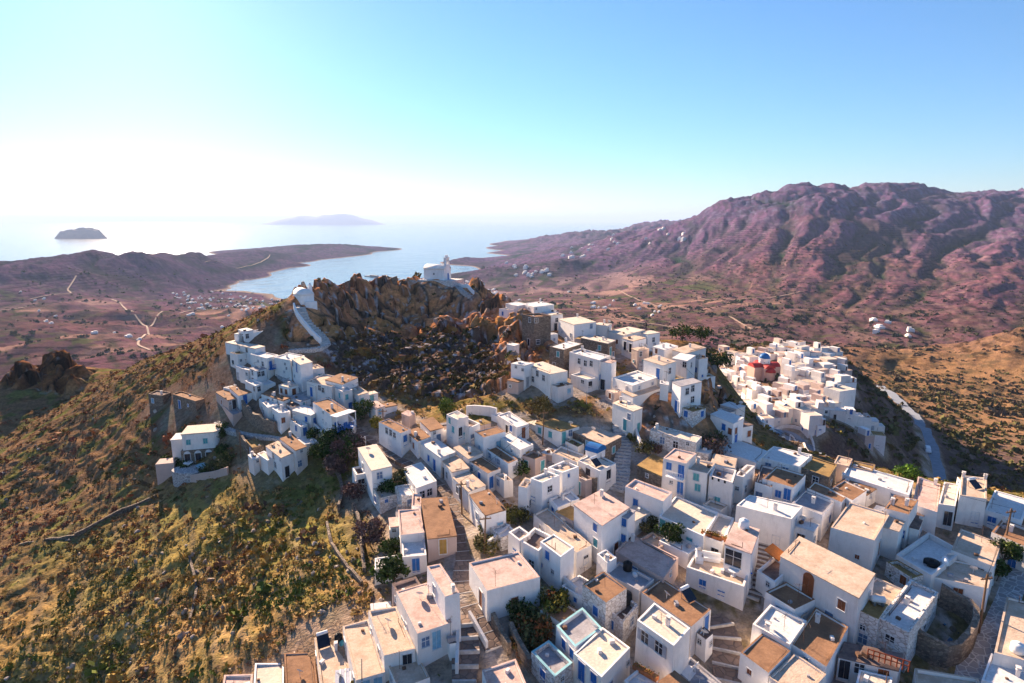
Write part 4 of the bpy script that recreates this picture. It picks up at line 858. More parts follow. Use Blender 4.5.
scree = blur(scree, 10)[..., None]; rk = rk * (1 - .62 * blur(cr4, 6)[..., None])
rk = mixc(rk, mixc(C(.085, .06, .05), C(.36, .33, .34), T(.14, .36, n3 + .35 * n2)), scree * .9)
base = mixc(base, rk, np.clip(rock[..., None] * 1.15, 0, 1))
vg = mixc(C(.30, .23, .17), C(.38, .32, .28), T(-.1, .2, n2)); vg = mixc(vg, C(.17, .13, .06), T(.16, .4, n1 + .5 * n3))
base = mixc(base, vg, (1 - sstep(.2, 2.4, DM))[..., None] * (1 - .8 * rock[..., None]) * (1 - .65 * sstep(-.2, -.32, AZ))[..., None])
# far land: purple-brown phrygana hills, ochre fields, green gardens
f1 = fbm(X / 260, Y / 260, 4)[..., None]; f2 = fbm(X / 70 + 5, Y / 70, 4)[..., None]; f3 = fbm(X / 22, Y / 22 + 3, 3)[..., None]
hill = mixc(C(.205, .088, .112), C(.11, .058, .08), T(-.2, .2, f2)); hill = mixc(hill, C(.27, .155, .145), T(.12, .42, f3 + .5 * f2) * .7); hill = mixc(hill, C(.19, .078, .075), T(.12, .4, f1) * .6); hill = mixc(hill, C(.055, .045, .035), T(.08, .3, fbm(X / 11, Y / 11, 3)[..., None] - .3 * f2) * .65)
stripe = (.5 + .5 * np.sin((ZZ / 7.5 + 1.3 * f2[..., 0]) * 2 * math.pi)); tm = (sstep(-.05, .2, f1[..., 0]) * sstep(40, 70, Z0) * (1 - sstep(170, 230, Z0)))
hill = mixc(hill, hill * .55, (tm * sstep(.55, .95, stripe))[..., None]); hill = mixc(hill, C(.21, .125, .10), (tm * sstep(.75, 1, 1 - stripe) * .5)[..., None])
fcell = facets(X / 75 + .5 * fbm(X / 120, Y / 120, 2), Y / 120, 21)[..., None]
field = mixc(C(.16, .082, .082), C(.09, .05, .06), T(-.15, .15, f2)); field = mixc(field, C(.085, .085, .035), T(.05, .3, f3 + .6 * f2)); field = mixc(field, C(.33, .19, .145), T(.12, .5, fcell)); field = mixc(field, C(.075, .085, .03), T(.55, .8, -fcell) * (RR > 700)[..., None]); field = mixc(field, C(.16, .10, .055), T(.4, .42, np.abs(fcell * 3 % 1 - .5)) * .3)
lowl = (1 - sstep(62, 112, ZZ + 14 * f1[..., 0]) * 1.0)[..., None]; lowl = lowl * (1 - sstep(1900, 2500, RR))[..., None]; lowl = lowl * np.where(AZ < -.15, .25 + .75 * sstep(-.05, .2, fbm(X / 210 + 2, Y / 210, 3)), 1)[..., None]
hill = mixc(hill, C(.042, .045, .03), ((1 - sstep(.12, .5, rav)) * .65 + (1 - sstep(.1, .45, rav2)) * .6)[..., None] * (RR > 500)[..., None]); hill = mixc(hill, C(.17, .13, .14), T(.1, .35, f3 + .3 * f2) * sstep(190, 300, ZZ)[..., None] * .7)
far = mixc(hill, field, lowl); far = far * (1 - sstep(1700, 2600, RR) * sstep(-.02, -.12, AZ) * np.array(.38))[..., None] * mixc(C(1, 1, 1), C(.75, .95, 1.45), sstep(1500, 2600, RR)[..., None])  # land turns bluer with distance: haze painted into its colour
rim_h = (1 - sstep(-.5, .55, AZ))[..., None]
shore = (1 - sstep(.6, 2.2, ZZ))[..., None] * (RR > 1500)[..., None]; far = mixc(far, C(.30, .22, .17), shore)
ft = sstep(230, 480, RR)[..., None]
rside = (sstep(.42, .6, AZ) * sstep(330, 430, RR))[..., None]
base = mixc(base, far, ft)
vsl = (sstep(.33, .45, AZ) * sstep(115, 150, RR) * (1 - sstep(330, 430, RR)))[..., None]; base = mixc(base, mixc(C(.12, .075, .065), C(.20, .13, .10), T(-.05, .3, n2 + .4 * n3)), vsl * .9 * (1 - (1 - sstep(.2, 3.0, DM))[..., None]))  # purple-brown valley scrub, painted darker to stand in for shade on the slope
orange = mixc(C(.33, .185, .085), C(.15, .10, .045), T(0, .3, f3 + .5 * n2)); base = mixc(base, orange, rside * (1 - sstep(700, 1000, RR))[..., None] * .85)
V = np.stack([X, Y, ZZ], -1).reshape(-1, 3)
i0 = (np.arange(len(rr) - 1)[:, None] * na + np.arange(na - 1)[None]).ravel()
FQ = np.stack([i0, i0 + 1, i0 + na + 1, i0 + na], -1)[:, ::-1]
base = base * (1 + slope_m[..., None] * C(.30, .42, .20))
M_GROUND = attrmat('ground', 'tint', bump=.55, bscale=3.2, fine=.5, fscale=1.1, spec=0.0)
def ground_detail(m):
    """scrub mottling at hill scale and dry stone terrace lines that follow the contours"""
    nt = m.node_tree; N = nt.nodes; L = nt.links; b = N['Principled BSDF']; col = b.inputs['Base Color'].links[0].from_socket
    geo = N.new('ShaderNodeNewGeometry'); at_ = N.new('ShaderNodeAttribute'); at_.attribute_name = 'terrace'
    sp = N.new('ShaderNodeSeparateXYZ'); L.new(geo.outputs['Position'], sp.inputs[0])
    def math_(op, a, b_=None, c=None):
        n = N.new('ShaderNodeMath'); n.operation = op
        for i, v in enumerate((a, b_, c)):
            if v is None: continue
            if isinstance(v, (int, float)): n.inputs[i].default_value = v
            else: L.new(v, n.inputs[i])
        return n.outputs[0]
    def noise(sc_, det=6, ro=.7):
        n = N.new('ShaderNodeTexNoise'); n.inputs['Scale'].default_value = sc_; n.inputs['Detail'].default_value = det; n.inputs['Roughness'].default_value = ro; L.new(geo.outputs['Position'], n.inputs['Vector']); return n.outputs['Fac']
    sep = N.new('ShaderNodeSeparateColor'); L.new(at_.outputs['Color'], sep.inputs[0])
    w = noise(.012, 4); k = None
    for ch, period, wob in ((0, 6.5, 9.0), (1, 1.9, 3.0)):
        z = math_('ADD', sp.outputs['Z'], math_('MULTIPLY', w, wob)); fr = math_('FRACT', math_('DIVIDE', z, period)); ln = math_('LESS_THAN', fr, .26); brk = math_('GREATER_THAN', noise(.06 if ch == 0 else .25, 3), .44)
        d = math_('MULTIPLY', math_('MULTIPLY', ln, brk), sep.outputs[ch]); k = d if k is None else math_('MAXIMUM', k, d)
    mott = math_('MULTIPLY_ADD', noise(.07, 8, .8), 1.5, .25); mott2 = math_('MULTIPLY_ADD', math_('SUBTRACT', mott, 1.0), sep.outputs[2], 1.0)
    f = math_('MULTIPLY', mott2, math_('MULTIPLY_ADD', k, -.5, 1.0))
    vm_ = N.new('ShaderNodeVectorMath'); vm_.operation = 'SCALE'; L.new(col, vm_.inputs[0]); L.new(f, vm_.inputs['Scale']); L.new(vm_.outputs[0], b.inputs['Base Color'])
    bp0 = b.inputs['Normal'].links[0].from_node; bp = N.new('ShaderNodeBump'); bp.inputs['Distance'].default_value = 6.0; L.new(math_('MULTIPLY', noise(.05, 7, .75), sep.outputs[2]), bp.inputs['Height']); bp.inputs['Strength'].default_value = .9
    L.new(bp.outputs['Normal'], bp0.inputs['Normal'])
ground_detail(M_GROUND)
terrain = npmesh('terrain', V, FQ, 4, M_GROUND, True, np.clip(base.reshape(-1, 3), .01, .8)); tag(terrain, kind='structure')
_ta = np.zeros((X.size, 4), np.float32); _ta[:, 3] = 1
_ta[:, 0] = (sstep(450, 700, RR) * sstep(20, 60, ZZ) * (1 - sstep(240, 310, ZZ)) * sstep(-.12, .12, fbm(X / 300 + 4, Y / 300, 3))).ravel()
_ta[:, 1] = (slope_m * sstep(-.15, .1, fbm(X / 30 + 4, Y / 30, 2))).ravel(); _ta[:, 2] = sstep(350, 700, RR).ravel()
_at = terrain.data.attributes.new('terrace', 'FLOAT_COLOR', 'POINT'); _at.data.foreach_set('color', _ta.ravel())
_lr = np.log(RR[:, 0])
def hz_(x, y):
    """built ground height (bilinear in the sheet)"""
    x = np.asarray(x, float); y = np.asarray(y, float); r = np.hypot(x, y); a = np.arctan2(x, y)
    fi = np.interp(r, rr, np.arange(len(rr))); fj = np.clip((a - az[0]) / (az[1] - az[0]), 0, na - 1.001)
    i = np.minimum(fi.astype(int), len(rr) - 2); j = fj.astype(int); u = fi - i; v = fj - j
    return (ZZ[i, j] * (1 - u) + ZZ[i + 1, j] * u) * (1 - v) + (ZZ[i, j + 1] * (1 - u) + ZZ[i + 1, j + 1] * u) * v
def samp(A, x, y):
    r = np.hypot(x, y); a = np.arctan2(x, y); i = np.clip(np.interp(r, rr, np.arange(len(rr))).astype(int), 0, len(rr) - 1); j = np.clip(((a - az[0]) / (az[1] - az[0])).astype(int), 0, na - 1)
    return A[i, j]
# ---------------------------------------------------------------- sea
sm = bpy.data.materials.new('sea_water'); sm.use_nodes = True; nt = sm.node_tree; b = nt.nodes['Principled BSDF']
b.inputs['Base Color'].default_value = (.012, .06, .10, 1); b.inputs['Roughness'].default_value = .12; b.inputs['IOR'].default_value = 1.33
geo = nt.nodes.new('ShaderNodeNewGeometry'); prev = None
for sc_, st_ in ((.035, .5), (.008, .35), (.12, .35)):
    n = nt.nodes.new('ShaderNodeTexNoise'); n.inputs['Scale'].default_value = sc_; n.inputs['Detail'].default_value = 5; nt.links.new(geo.outputs['Position'], n.inputs['Vector'])
    bp = nt.nodes.new('ShaderNodeBump'); bp.inputs['Strength'].default_value = st_; bp.inputs['Distance'].default_value = .12 / sc_; nt.links.new(n.outputs['Fac'], bp.inputs['Height'])
    if prev: nt.links.new(prev.outputs['Normal'], bp.inputs['Normal'])
    prev = bp
nt.links.new(prev.outputs['Normal'], b.inputs['Normal'])
mb = MB(); ts = np.linspace(0, 2 * math.pi, 96, endpoint=False); Vs = [(0, 1500, 0)] + [(90000 * math.cos(t), 90000 * math.sin(t), 0) for t in ts]
mb.add(Vs, [(0, 1 + i, 1 + (i + 1) % 96) for i in range(96)]); tag(mb.build('sea', sm), kind='structure')
# ---------------------------------------------------------------- churches
def rect(c, u, w, d):
    u = np.array(u) / np.linalg.norm(u); v = np.array([-u[1], u[0]]); c = np.array(c[:2])
    return [c - u * w / 2 - v * d / 2, c + u * w / 2 - v * d / 2, c + u * w / 2 + v * d / 2, c - u * w / 2 + v * d / 2], u, v
M_DOME = mat('dome_blue', (.03, .16, .42), .45, .2, 1.2); M_CRED = mat('church_red', (.42, .05, .05), .6, .3, 1.0); WP = M['w'][2]
def vault(mb, c, u, w, d, z, rise, n=10, mi=0, over=.1):
    """barrel vault along u"""
    v = np.array([-u[1], u[0]]); V = []; c = np.array(c[:2])
    for s in (-1, 1):
        for i in range(n + 1):
            a = math.pi * i / n; V.append((*(c + u * s * (w / 2 + over) + v * math.cos(a) * (d / 2 + over)), z + rise * math.sin(a)))
    m = n + 1
    mb.add(V, [(i, i + 1, m + i + 1, m + i) for i in range(n)] + [tuple(range(n, -1, -1)), tuple(range(m, 2 * m)), (0, m, 2 * m - 1, n)], mi)
# left chapel: barrel vaulted, gable towards the steps
g0 = hit(*px('v', 258, 272), zmin=130, zmax=240); gz0 = float(h0(*g0[:2])); u = np.array([-.60, .80])
c0 = g0[:2] + u / np.linalg.norm(u) * 3.0
q, u, v = rect(c0, u, 6.0, 3.6)
ch = empty('chapel', (*c0, gz0), 'white barrel vaulted chapel at the top of the castle steps', 'chapel')
mb = MB(ch.location); mb.prism(q, gz0 - 4, gz0 + 2.5); mb.build('wall', WP, ch)
mb = MB(ch.location); vault(mb, c0, u, 6.0, 3.6, gz0 + 2.5, 1.7); mb.build('roof', WP, ch, True)
mb = MB(ch.location); bc = c0 + u * 1.3 - v * 2.3
mb.prism(rect(bc, u, .9, .9)[0], gz0, gz0 + 4.6); mb.lathe((*bc, gz0 + 4.6), [(.5, 0), (.45, .3), (.2, .7), (.02, .9)], 10); mb.tube((*bc, gz0 + 5.4), (*bc, gz0 + 6.1), .05); mb.build('bell_post', WP, ch)
mb = MB(ch.location); pc = c0 - u * 3.6 - v * .6; mb.prism(rect(pc, u, 1.4, 3)[0], gz0 - 3, gz0 + .9); mb.build('porch_wall', WP, ch)
# summit church with bell gable
g1 = at_depth(*px('w', 250, 205), 198.5); gz1 = g1[2]; ua = np.array([.93, -.37]); c1 = g1[:2] + np.array([0, 2.6])
q, u, v = rect(c1, ua, 7.6, 4.8)
ch2 = empty('church', (*c1, gz1), 'white church with bell gable and blue door on the castle summit', 'church')
mb = MB(ch2.location); mb.prism(q, gz1 - 5, gz1 + 3.4); mb.build('wall', WP, ch2)
mb = MB(ch2.location); vault(mb, c1, u, 7.6, 4.8, gz1 + 3.4, 1.6); mb.build('roof', M['w'][0], ch2, True)
mb = MB(ch2.location); bc = c1 + u * 3.5; zb_ = gz1 + 3.4
mb.prism(rect(bc, u, .9, 2.6)[0], gz1 - 2, zb_ + 1.4)
for s in (-1, 1): mb.prism(rect(bc + v * s * .95, u, .8, .6)[0], zb_ + 1.4, zb_ + 3.6)
mb.prism(rect(bc, u, .86, 2.7)[0], zb_ + 3.6, zb_ + 4.0); mb.prism(rect(bc, u, .6, 1.2)[0], zb_ + 4.0, zb_ + 4.7); mb.build('bell_gable', WP, ch2)
mb = MB(ch2.location); mb.lathe((*bc, zb_ + 2.6), [(.42, 0), (.3, .35), (.2, .7), (.05, .8)], 10); mb.build('bell', M_METAL, ch2)
fp = c1 + u * 3.97; opening(ch2, (fp[0], fp[1], gz1 + 1.1), np.array([-u[1], u[0]]), u, 'D', 'b')
sp_ = c1 - v * 2.42; opening(ch2, (sp_[0], sp_[1], gz1 + 2.0), u, -v, 'S', 'k')
mb = MB(ch2.location); mb.prism(rect(c1 + u * 1.2, u, 13, 8.5)[0], gz1 - 6, gz1 + .05); mb.build('terrace_base', M['k'][0], ch2)
# domed church of the lower village
P = hit(768, 380, zmin=180); cz = float(P[2]); ud = np.array([math.cos(math.radians(8)), math.sin(math.radians(8))]); cc = P[:2] + np.array([0, 5.5])
M_CHW = plaster('church_wall', (.62, .40, .33), (.45, .27, .2), .4)
dc = empty('domed_church', (*cc, cz), 'pink walled church with sky blue dome and red vaults in the lower village', 'church')
q, u, v = rect(cc, ud, 15, 7.5)
mb = MB(dc.location); mb.prism(q, cz - 4, cz + 6); q2 = rect(cc, ud, 7, 13)[0]; mb.prism(q2, cz - 4, cz + 5.99); mb.build('wall', M_CHW, dc)
mb = MB(dc.location); vault(mb, cc, u, 15, 6.4, cz + 6, 1.9); vault(mb, cc, v, 13, 5.6, cz + 6, 1.8); mb.build('roof', M_CRED, dc)
mb = MB(dc.location); mb.lathe((*cc, cz + 7), [(2.9, 0), (2.9, 3.0), (3.1, 3.0), (3.1, 3.3), (2.8, 3.3)], 16); mb.build('drum', WP, dc)
mb = MB(dc.location); mb.lathe((*cc, cz + 10.3), [(2.8 * math.cos(a), 2.6 * math.sin(a)) for a in np.linspace(0, math.pi / 2 - .02, 9)], 20); mb.build('dome', M_DOME, dc, True)
for k in range(8):
    a = math.pi * (k / 4 + 1 / 8); nn = np.array([math.cos(a), math.sin(a)]); p = cc + nn * 2.86; opening(dc, (p[0], p[1], cz + 8.4), np.array([nn[1], -nn[0]]) * -1, nn, 'S', 'k')
mb = MB(dc.location); ac = cc - v * 6.3; mb.lathe((*ac, cz - 4), [(2.7, 0), (2.7, 8.2)], 16); mb.build('apse', M_CHW, dc)
mb = MB(dc.location); mb.lathe((*ac, cz + 4.2), [(2.9 * math.cos(a), 2.2 * math.sin(a)) for a in np.linspace(0, math.pi / 2 - .02, 7)], 16); mb.build('apse_dome', M_CRED, dc, True)
mb = MB(dc.location); mb.tube((*cc, cz + 12.8), (*cc, cz + 14.4), .12); mb.obox((*cc, cz + 14.0), (*u * .5, 0), (*v * .08, 0), (0, 0, .08)); mb.build('cross', WP, dc)
dc.scale = (.85, .85, .88)
# ---------------------------------------------------------------- free walls
def wall_line(name, P, hgt, th, m, label, cat='wall', group=None, gap=0, step=1.5, zfun=h0):
    Q = dense(P, step); n = len(Q); T = np.gradient(Q[:, :2], axis=0); T /= np.linalg.norm(T, axis=1)[:, None] + 1e-9; Nn = np.stack([-T[:, 1], T[:, 0]], 1) * th / 2
    zz = zfun(Q[:, 0], Q[:, 1]); rnd = random.Random(len(label) + n); mb = MB(); V = []; Fs = []
    for i in range(n):
        top = zz[i] + hgt * (1 + rnd.uniform(-.06, .06) * (3 if m in M['s'] else 6 if m is DRY else 1)); a = Q[i, :2] + Nn[i]; b = Q[i, :2] - Nn[i]
        V += [(*a, zz[i] - 1.2), (*a, top), (*b, top), (*b, zz[i] - 1.2)]
    for i in range(n - 1):
        k = 4 * i; Fs += [(k, k + 4, k + 5, k + 1), (k + 1, k + 5, k + 6, k + 2), (k + 2, k + 6, k + 7, k + 3)]
    Fs += [(0, 1, 2, 3), (4 * n - 1, 4 * n - 2, 4 * n - 3, 4 * n - 4)]
    mb.add(V, Fs); return tag(mb.build(name, m), label, cat, group)
GL = ground_line; WW = M['w'][1]; SW = M['s'][0]; DRY = stonemat('dry_stone', (.30, .23, .18), (.07, .055, .045), 2.6, .5)
L_, R_, zc_ = CPL; k_ = len(L_)
wall_line('parapet_wall', np.c_[R_[:int(k_ * .62)], zc_[:int(k_ * .62)]], 1.5, .45, WP, 'thick white parapet wall climbing beside the castle steps', step=1.0)
L_, R_, zc_ = CP2; wall_line('parapet_wall', np.c_[L_, zc_], 1.1, .35, WP, 'white parapet beside the steps up to the summit church', step=1.0)
L_, R_, zc_ = HPL; wall_line('road_parapet', np.c_[L_, zc_], 1.1, .4, WW, 'white parapet along the outer, village side of the hairpin bend', step=2); wall_line('road_parapet', np.c_[R_, zc_], .6, .3, WW, 'low white kerb wall along the inner side of the hairpin bend', step=2)
wall_line('road_parapet', GL('o', [(250,0),(295,60),(330,120),(365,185)], zmin=120, zmax=300), 1.0, .35, WW, 'thin white wall slanting down towards the hairpin bend')
wall_line('garden_wall', GL('q', [(85,530),(130,565),(180,580),(240,610),(320,632),(400,606),(470,602),(535,575)], zmin=80, zmax=200), 1.5, .45, M['p'][0], 'long curved pinkish wall below the villa garden')
wall_line('courtyard_wall', GL('s', [(535,430),(590,470),(650,505),(710,528),(790,515)]), 1.7, .4, WW, 'curved white wall around the yard of the tall porch house')
wall_line('courtyard_wall', GL('s', [(660,350),(700,385),(745,430),(700,470)]), 1.8, .35, WW, 'white wall with rounded end beside the porch house steps')
wall_line('courtyard_wall', GL('s', [(400,390),(450,420),(500,480)]), 1.6, .35, WW, 'curved white wall by the small houses of the lane corner')
wall_line('courtyard_wall', GL('m', [(45,100),(120,95),(190,105),(250,120)]), 1.8, .4, WW, 'long white wall with little holes under the rocky slope')
wall_line('courtyard_wall', GL('n', [(310,250),(330,300),(350,360)]), 1.6, .35, WW, 'short white wall stub below the teal doored round house')
wall_line('courtyard_wall', GL('b', [(735,270),(738,400),(735,530),(730,640)]), 1.6, .35, WW, 'white wall dividing the blue courtyard from the stepped lane')
wall_line('courtyard_wall', GL('b', [(815,240),(860,320),(935,455)]), 1.0, .3, WW, 'low white wall slanting between the street and the stepped lane')
wall_line('courtyard_wall', GL('h', [(60,430),(130,380),(200,320)]), 1.8, .35, WW, 'white yard wall rising to the walled yard house')
wall_line('courtyard_wall', GL('c', [(565,70),(610,110),(655,165)]), 2.4, .35, WW, 'high white wall at the garden above the turquoise terrace')
wall_line('stone_wall', GL('c', [(210,350),(230,430),(290,520),(345,610)]), 1.6, .5, SW, 'rough stone wall along the overgrown garden')
wall_line('stone_wall', GL('c', [(90,290),(130,360),(180,440),(200,490)]), 1.4, .5, SW, 'stone bank wall between street and overgrown garden')
wall_line('stone_wall', GL('g', [(15,110),(60,200),(70,330),(85,450),(100,570)]), 0.9, .4, DRY, 'dry stone wall beside the purple bare tree')
wall_line('stone_wall', GL('l', [(40,480),(75,560),(90,650),(60,760)]), 1.1, .4, DRY, 'pale dry stone wall under the dark bushes')
wall_line('stone_wall', GL(None, [(75,537),(105,520),(135,506),(157,496)]), 0.6, .35, DRY, 'dry stone terrace wall on the open olive slope')
wall_line('stone_wall', GL(None, [(327,524),(331,545),(345,566),(362,584)]), 0.5, .35, DRY, 'tumbled dry stone wall above the long roofed houses')
wall_line('stone_wall', GL(None, [(20,545),(45,541),(75,537)]), .4, .35, DRY, 'low far stretch of terrace wall on the open slope')
wall_line('stone_wall', GL(None, [(190,560),(198,590),(190,620)]), .4, .35, DRY, 'short broken terrace wall mid slope')
wall_line('stone_wall', GL('q', [(600,330),(640,380),(680,440)]), 1.8, .5, SW, 'stone terrace wall beside the tall wooden post')
wall_line('stone_wall', GL('q', [(640,160),(700,230),(770,275),(860,290)]), 2.6, .6, SW, 'brown retaining wall under the curved white house row')
wall_line('stone_wall', GL('m', [(770,540),(840,600),(930,660)]), 2.6, .5, SW, 'brown stone yard wall between the tall cubic house and arched house')
wall_line('stone_ruin', [hit(*px('f', *p)) for p in [(235,400),(262,490),(330,545),(420,575),(520,580),(600,545),(660,440),(700,330),(690,250),(560,190),(440,150)]], 2.6, .6, SW, 'roofless rubble walled enclosure with junk inside', 'ruin')
wall_line('castle_tower', [at_depth(*px('v', 520, 190), 187), at_depth(*px('v', 545, 190), 187)], 3.6, 2.0, SW, 'square stump of a stone tower on the castle crest', 'tower')
wall_line('stone_wall', [at_depth(*px('v', 770, 128), 196), at_depth(*px('v', 870, 128), 197)], 1.6, .6, SW, 'old rampart wall on the crest beside the summit church')
# ---------------------------------------------------------------- poles and lamps
def pole(t, base, top, label, m=M_WOOD, arm=True, r=.13, zmin=34, lift=0):
    B = hit(*px(t, *base), zmin=zmin, lift=lift); zd = B[1] * CP - (B[2] - CAM_Z) * SP; Tp = at_depth(*px(t, *top), zd)
    o = empty('utility_pole' if arm else 'post', B, label, 'pole', 'utility poles' if arm else None); mb = MB(B); mb.tube(B - (0, 0, 1), Tp, r, r * .75, 8); mb.build('pole_shaft', m, o)
    if arm:
        d = Tp - B; mb = MB(B); c = Tp - d / np.linalg.norm(d) * .5; mb.obox(c, (.75, .15, 0), (-.015, .06, 0), (0, 0, .06))
        for s in (-.6, -.2, .2, .6): mb.tube(c + np.array([s, s * .2, .05]), c + np.array([s, s * .2, .28]), .05, .03, 6)
        mb.build('crossarm', m, o)
    return o, Tp
_, T1 = pole('k', (875,460), (940,125), 'dark leaning utility pole in front of the brown roofed alley house')
_, T2 = pole('f', (715,350), (775,-60), 'rusty leaning pole where the alley meets the ruin')
_, T3 = pole('o', (522,330), (538,140), 'wooden utility pole before the pale roofed house and hairpin')
_, T4 = pole('m', (562,310), (575,70), 'tall dark pole in front of the teal windowed grassy roof house')
_, T5 = pole('g', (765,170), (758,-60), 'thin dark pole standing in the village street')
_, T6 = pole('g', (915,440), (925,170), 'dark pole at the street corner below the brown roofed house')
_, T7 = pole('u', (578,520), (580,330), 'black lamp post at the cliff edge group', M_BLACK, True, .12)
_, T8 = pole('u', (382,240), (385,95), 'dark pole at the upper lane bend', M_BLACK, True, .12, 100)
_, T9 = pole('q', (618,470), (612,290), 'tall wooden post by the stone terrace ruins', M_WOOD, False)
_, T10 = pole('b', (78,640), (80,515), 'thin rusty pole on the edge of the stained tan roof', M_METAL, False, .06, 34, 3.2)
_, T11 = pole('l', (365,255), (360,60), 'wooden pole by the tall windowed brown roof house')
_, T12 = pole('r', (250,40), (248,-60), 'pole on the ridge behind the topmost cube house', M_WOOD, True, .12)
_, T13 = pole('n', (-25,40), (-22,-60), 'slim pole by the steps below the shrub bank', M_METAL, False, .06)
def cable(a, b, label, sag=.8):
    mb = MB(); P = [a * (1 - t) + b * t - np.array([0, 0, sag * 4 * t * (1 - t)]) for t in np.linspace(0, 1, 13)]
    for i in range(12): mb.tube(P[i], P[i + 1], .022, n=5)
    tag(mb.build('power_cable', M_BLACK), label, 'cable', 'power cables')
cable(T1, T3, 'power cable from the leaning alley pole to the pole before the hairpin'); cable(T1, T2, 'power cable between the two leaning alley poles'); cable(T5, T6, 'power cable between the two street poles')
cable(T4, T5, 'power cable from the grassy roof pole to the street pole'); cable(T3, T7, 'power cable from the hairpin pole to the cliff edge lamp post', 1.5)
# ---------------------------------------------------------------- roof things
def on(H, p): P = at_level(p[0], p[1], H['z'] - H['rim'] + .05); P[:2] = clamp_in(H, P[:2], .78); return P
def find(s): return next(h for l, h in BYLABEL.items() if s in l)
def round_tank(t, p, H, r, hgt, m, label, name='water_tank'):
    P = on(H, px(t, *p)); o = empty(name, P, label, 'water tank'); mb = MB(P); mb.lathe(P, [(r * .96, 0), (r, .05), (r, hgt * .3), (r * 1.03, hgt * .33), (r, hgt * .36), (r, hgt * .8), (r * .75, hgt * .93), (r * .3, hgt)], 18); mb.build('tank_body', m, o, True)
    mb = MB(P); mb.lathe(P + (0, 0, hgt), [(r * .32, -.02), (r * .32, .08), (r * .2, .12)], 12); mb.build('lid', m, o)
def flat_tank(t, p, H, m, label, ang=.5):
    P = on(H, px(t, *p)); o = empty('water_tank', P, label, 'water tank'); u = np.array([math.cos(ang), math.sin(ang), 0]); v = np.array([-u[1], u[0], 0])
    mb = MB(P)
    for s in (-1, 1): mb.obox(P + u * s * .4 + (0, 0, .15), u * .1, v * .4, (0, 0, .16))
    mb.build('cradle', M_METAL, o); mb = MB(P); a = P + (0, 0, .62) - u * .6; b = P + (0, 0, .62) + u * .6; mb.tube(a, b, .36, n=18); mb.tube(a - u * .12, a, .2, .36, 18); mb.tube(b, b + u * .12, .36, .2, 18); mb.build('tank_body', m, o)
round_tank('d', (102,125), find('dark walled terrace and a black tank'), .85, 1.3, M_BLACK, 'black round tank in the dark walled terrace')
round_tank('i', (928,222), find('worn pink roof'), .62, 1.2, M_TANK, 'white round tank on the worn pink roof')
round_tank('k', (392,510), find('black tyre and white tank'), .85, .6, M_BLACK, 'squat black round tank on the blue shaded terrace')
flat_tank('k', (480,520), find('half shaded roof under the white tank'), M_TANK, 'white lying tank beside the blue shaded terrace wall', 1.0)
flat_tank('f', (85,60), find('narrow ochre roof yard'), M_TANK, 'white lying tank in the yard behind the ochre roof', -.2)
round_tank('f', (975,480), find('plain greige roof at the paved alley'), .6, 1.0, M_TANK, 'white tank on the greige roof at the alley')
round_tank('i', (120,545), find('grey blue roof yard'), .55, 1.1, M_BLACK, 'dark round tank at the grey blue roof yard')
round_tank('a', (875,385), find('solar heater and black barrel'), .45, 1.2, M_BLACK, 'black barrel on the gravelly solar heater roof')
round_tank('a', (905,430), find('solar heater and black barrel'), .35, .6, PM['t'], 'teal bucket beside the black barrel', 'bucket')
def solar(t, p, H, label, ang):
    P = on(H, px(t, *p)); o = empty('solar_heater', P, label, 'solar heater', 'solar water heaters'); u = np.array([math.cos(ang), math.sin(ang), 0]); v = np.array([-u[1], u[0], 0])
    mb = MB(P)
    for s in (-1, 1): mb.tube(P + u * s * .8 + v * .8, P + u * s * .8 + v * .8 + (0, 0, 1.2), .04); mb.tube(P + u * s * .8 - v * .7, P + u * s * .8 + v * .8 + (0, 0, 1.2), .04); mb.tube(P + u * s * .8 - v * .7, P + u * s * .8 + v * .8, .04)
    mb.build('stand', M_METAL, o); mb = MB(P); n = np.array([0, 0, .8]) + -v * .6; mb.obox(P + (0, 0, .66) + v * .02, u * .9, (v * .8 + np.array([0, 0, .6])), n * .05); mb.build('panel', M_GLASS, o)
    mb = MB(P); a = P + v * .95 + (0, 0, 1.4); mb.tube(a - u * .85, a + u * .85, .28, n=16); mb.build('tank_body', M_TANK, o)
    for ch_ in (): pass
    o.scale = (.72, .72, .72)
    return o
solar('a', (775,410), find('solar heater and black barrel'), 'solar water heater with white tank on the gravelly roof', .5)
solar('d', (560,90), find('wide brown roof behind'), 'solar water heater on the wide brown roof', .6)
solar('p', (690,460), find('rough raised roof'), 'solar water heater on the rough raised roof', .3)
solar('m', (930,445), find('blue arched dormer'), 'solar water heater behind the blue arched dormer', .7)
# skylight of the gravelly roof, blue dormer, furniture, awnings
Hs = find('solar heater and black barrel'); P = on(Hs, px('a', 925, 650)); mb = MB(); mb.obox(P + (0, 0, .12), (1.0, .25, 0), (-.3, 1.1, 0), (0, 0, .12))
for i in (-1, 0, 1): mb.obox(P + (0, 0, .26) + np.array([1.0, .25, 0]) * i * .5, (.05, .012, 0), (-.3, 1.1, 0), (0, 0, .03), 1)
tag(mb.build('skylight', [mat('skylight_glass', (.45, .47, .55), .2, .2, 2), M_METAL]), 'pale grid skylight on the gravelly solar heater roof', 'skylight')
Hb = find('blue arched dormer'); P = on(Hb, px('n', 15, 365)); mb = MB(Hb['root'].location); vault(mb, P[:2], np.array([.75, -.66]), 2.2, 2.4, P[2] + 1.0, 1.0); mb.build('dormer_vault', M_DOME, Hb['root'])
mb = MB(Hb['root'].location); mb.prism(rect(P, (.75, -.66), 2.2, 2.3)[0], P[2] - .2, P[2] + 1.02); mb.build('dormer_wall', WP, Hb['root'])
Ht = find('white couches and a round table')
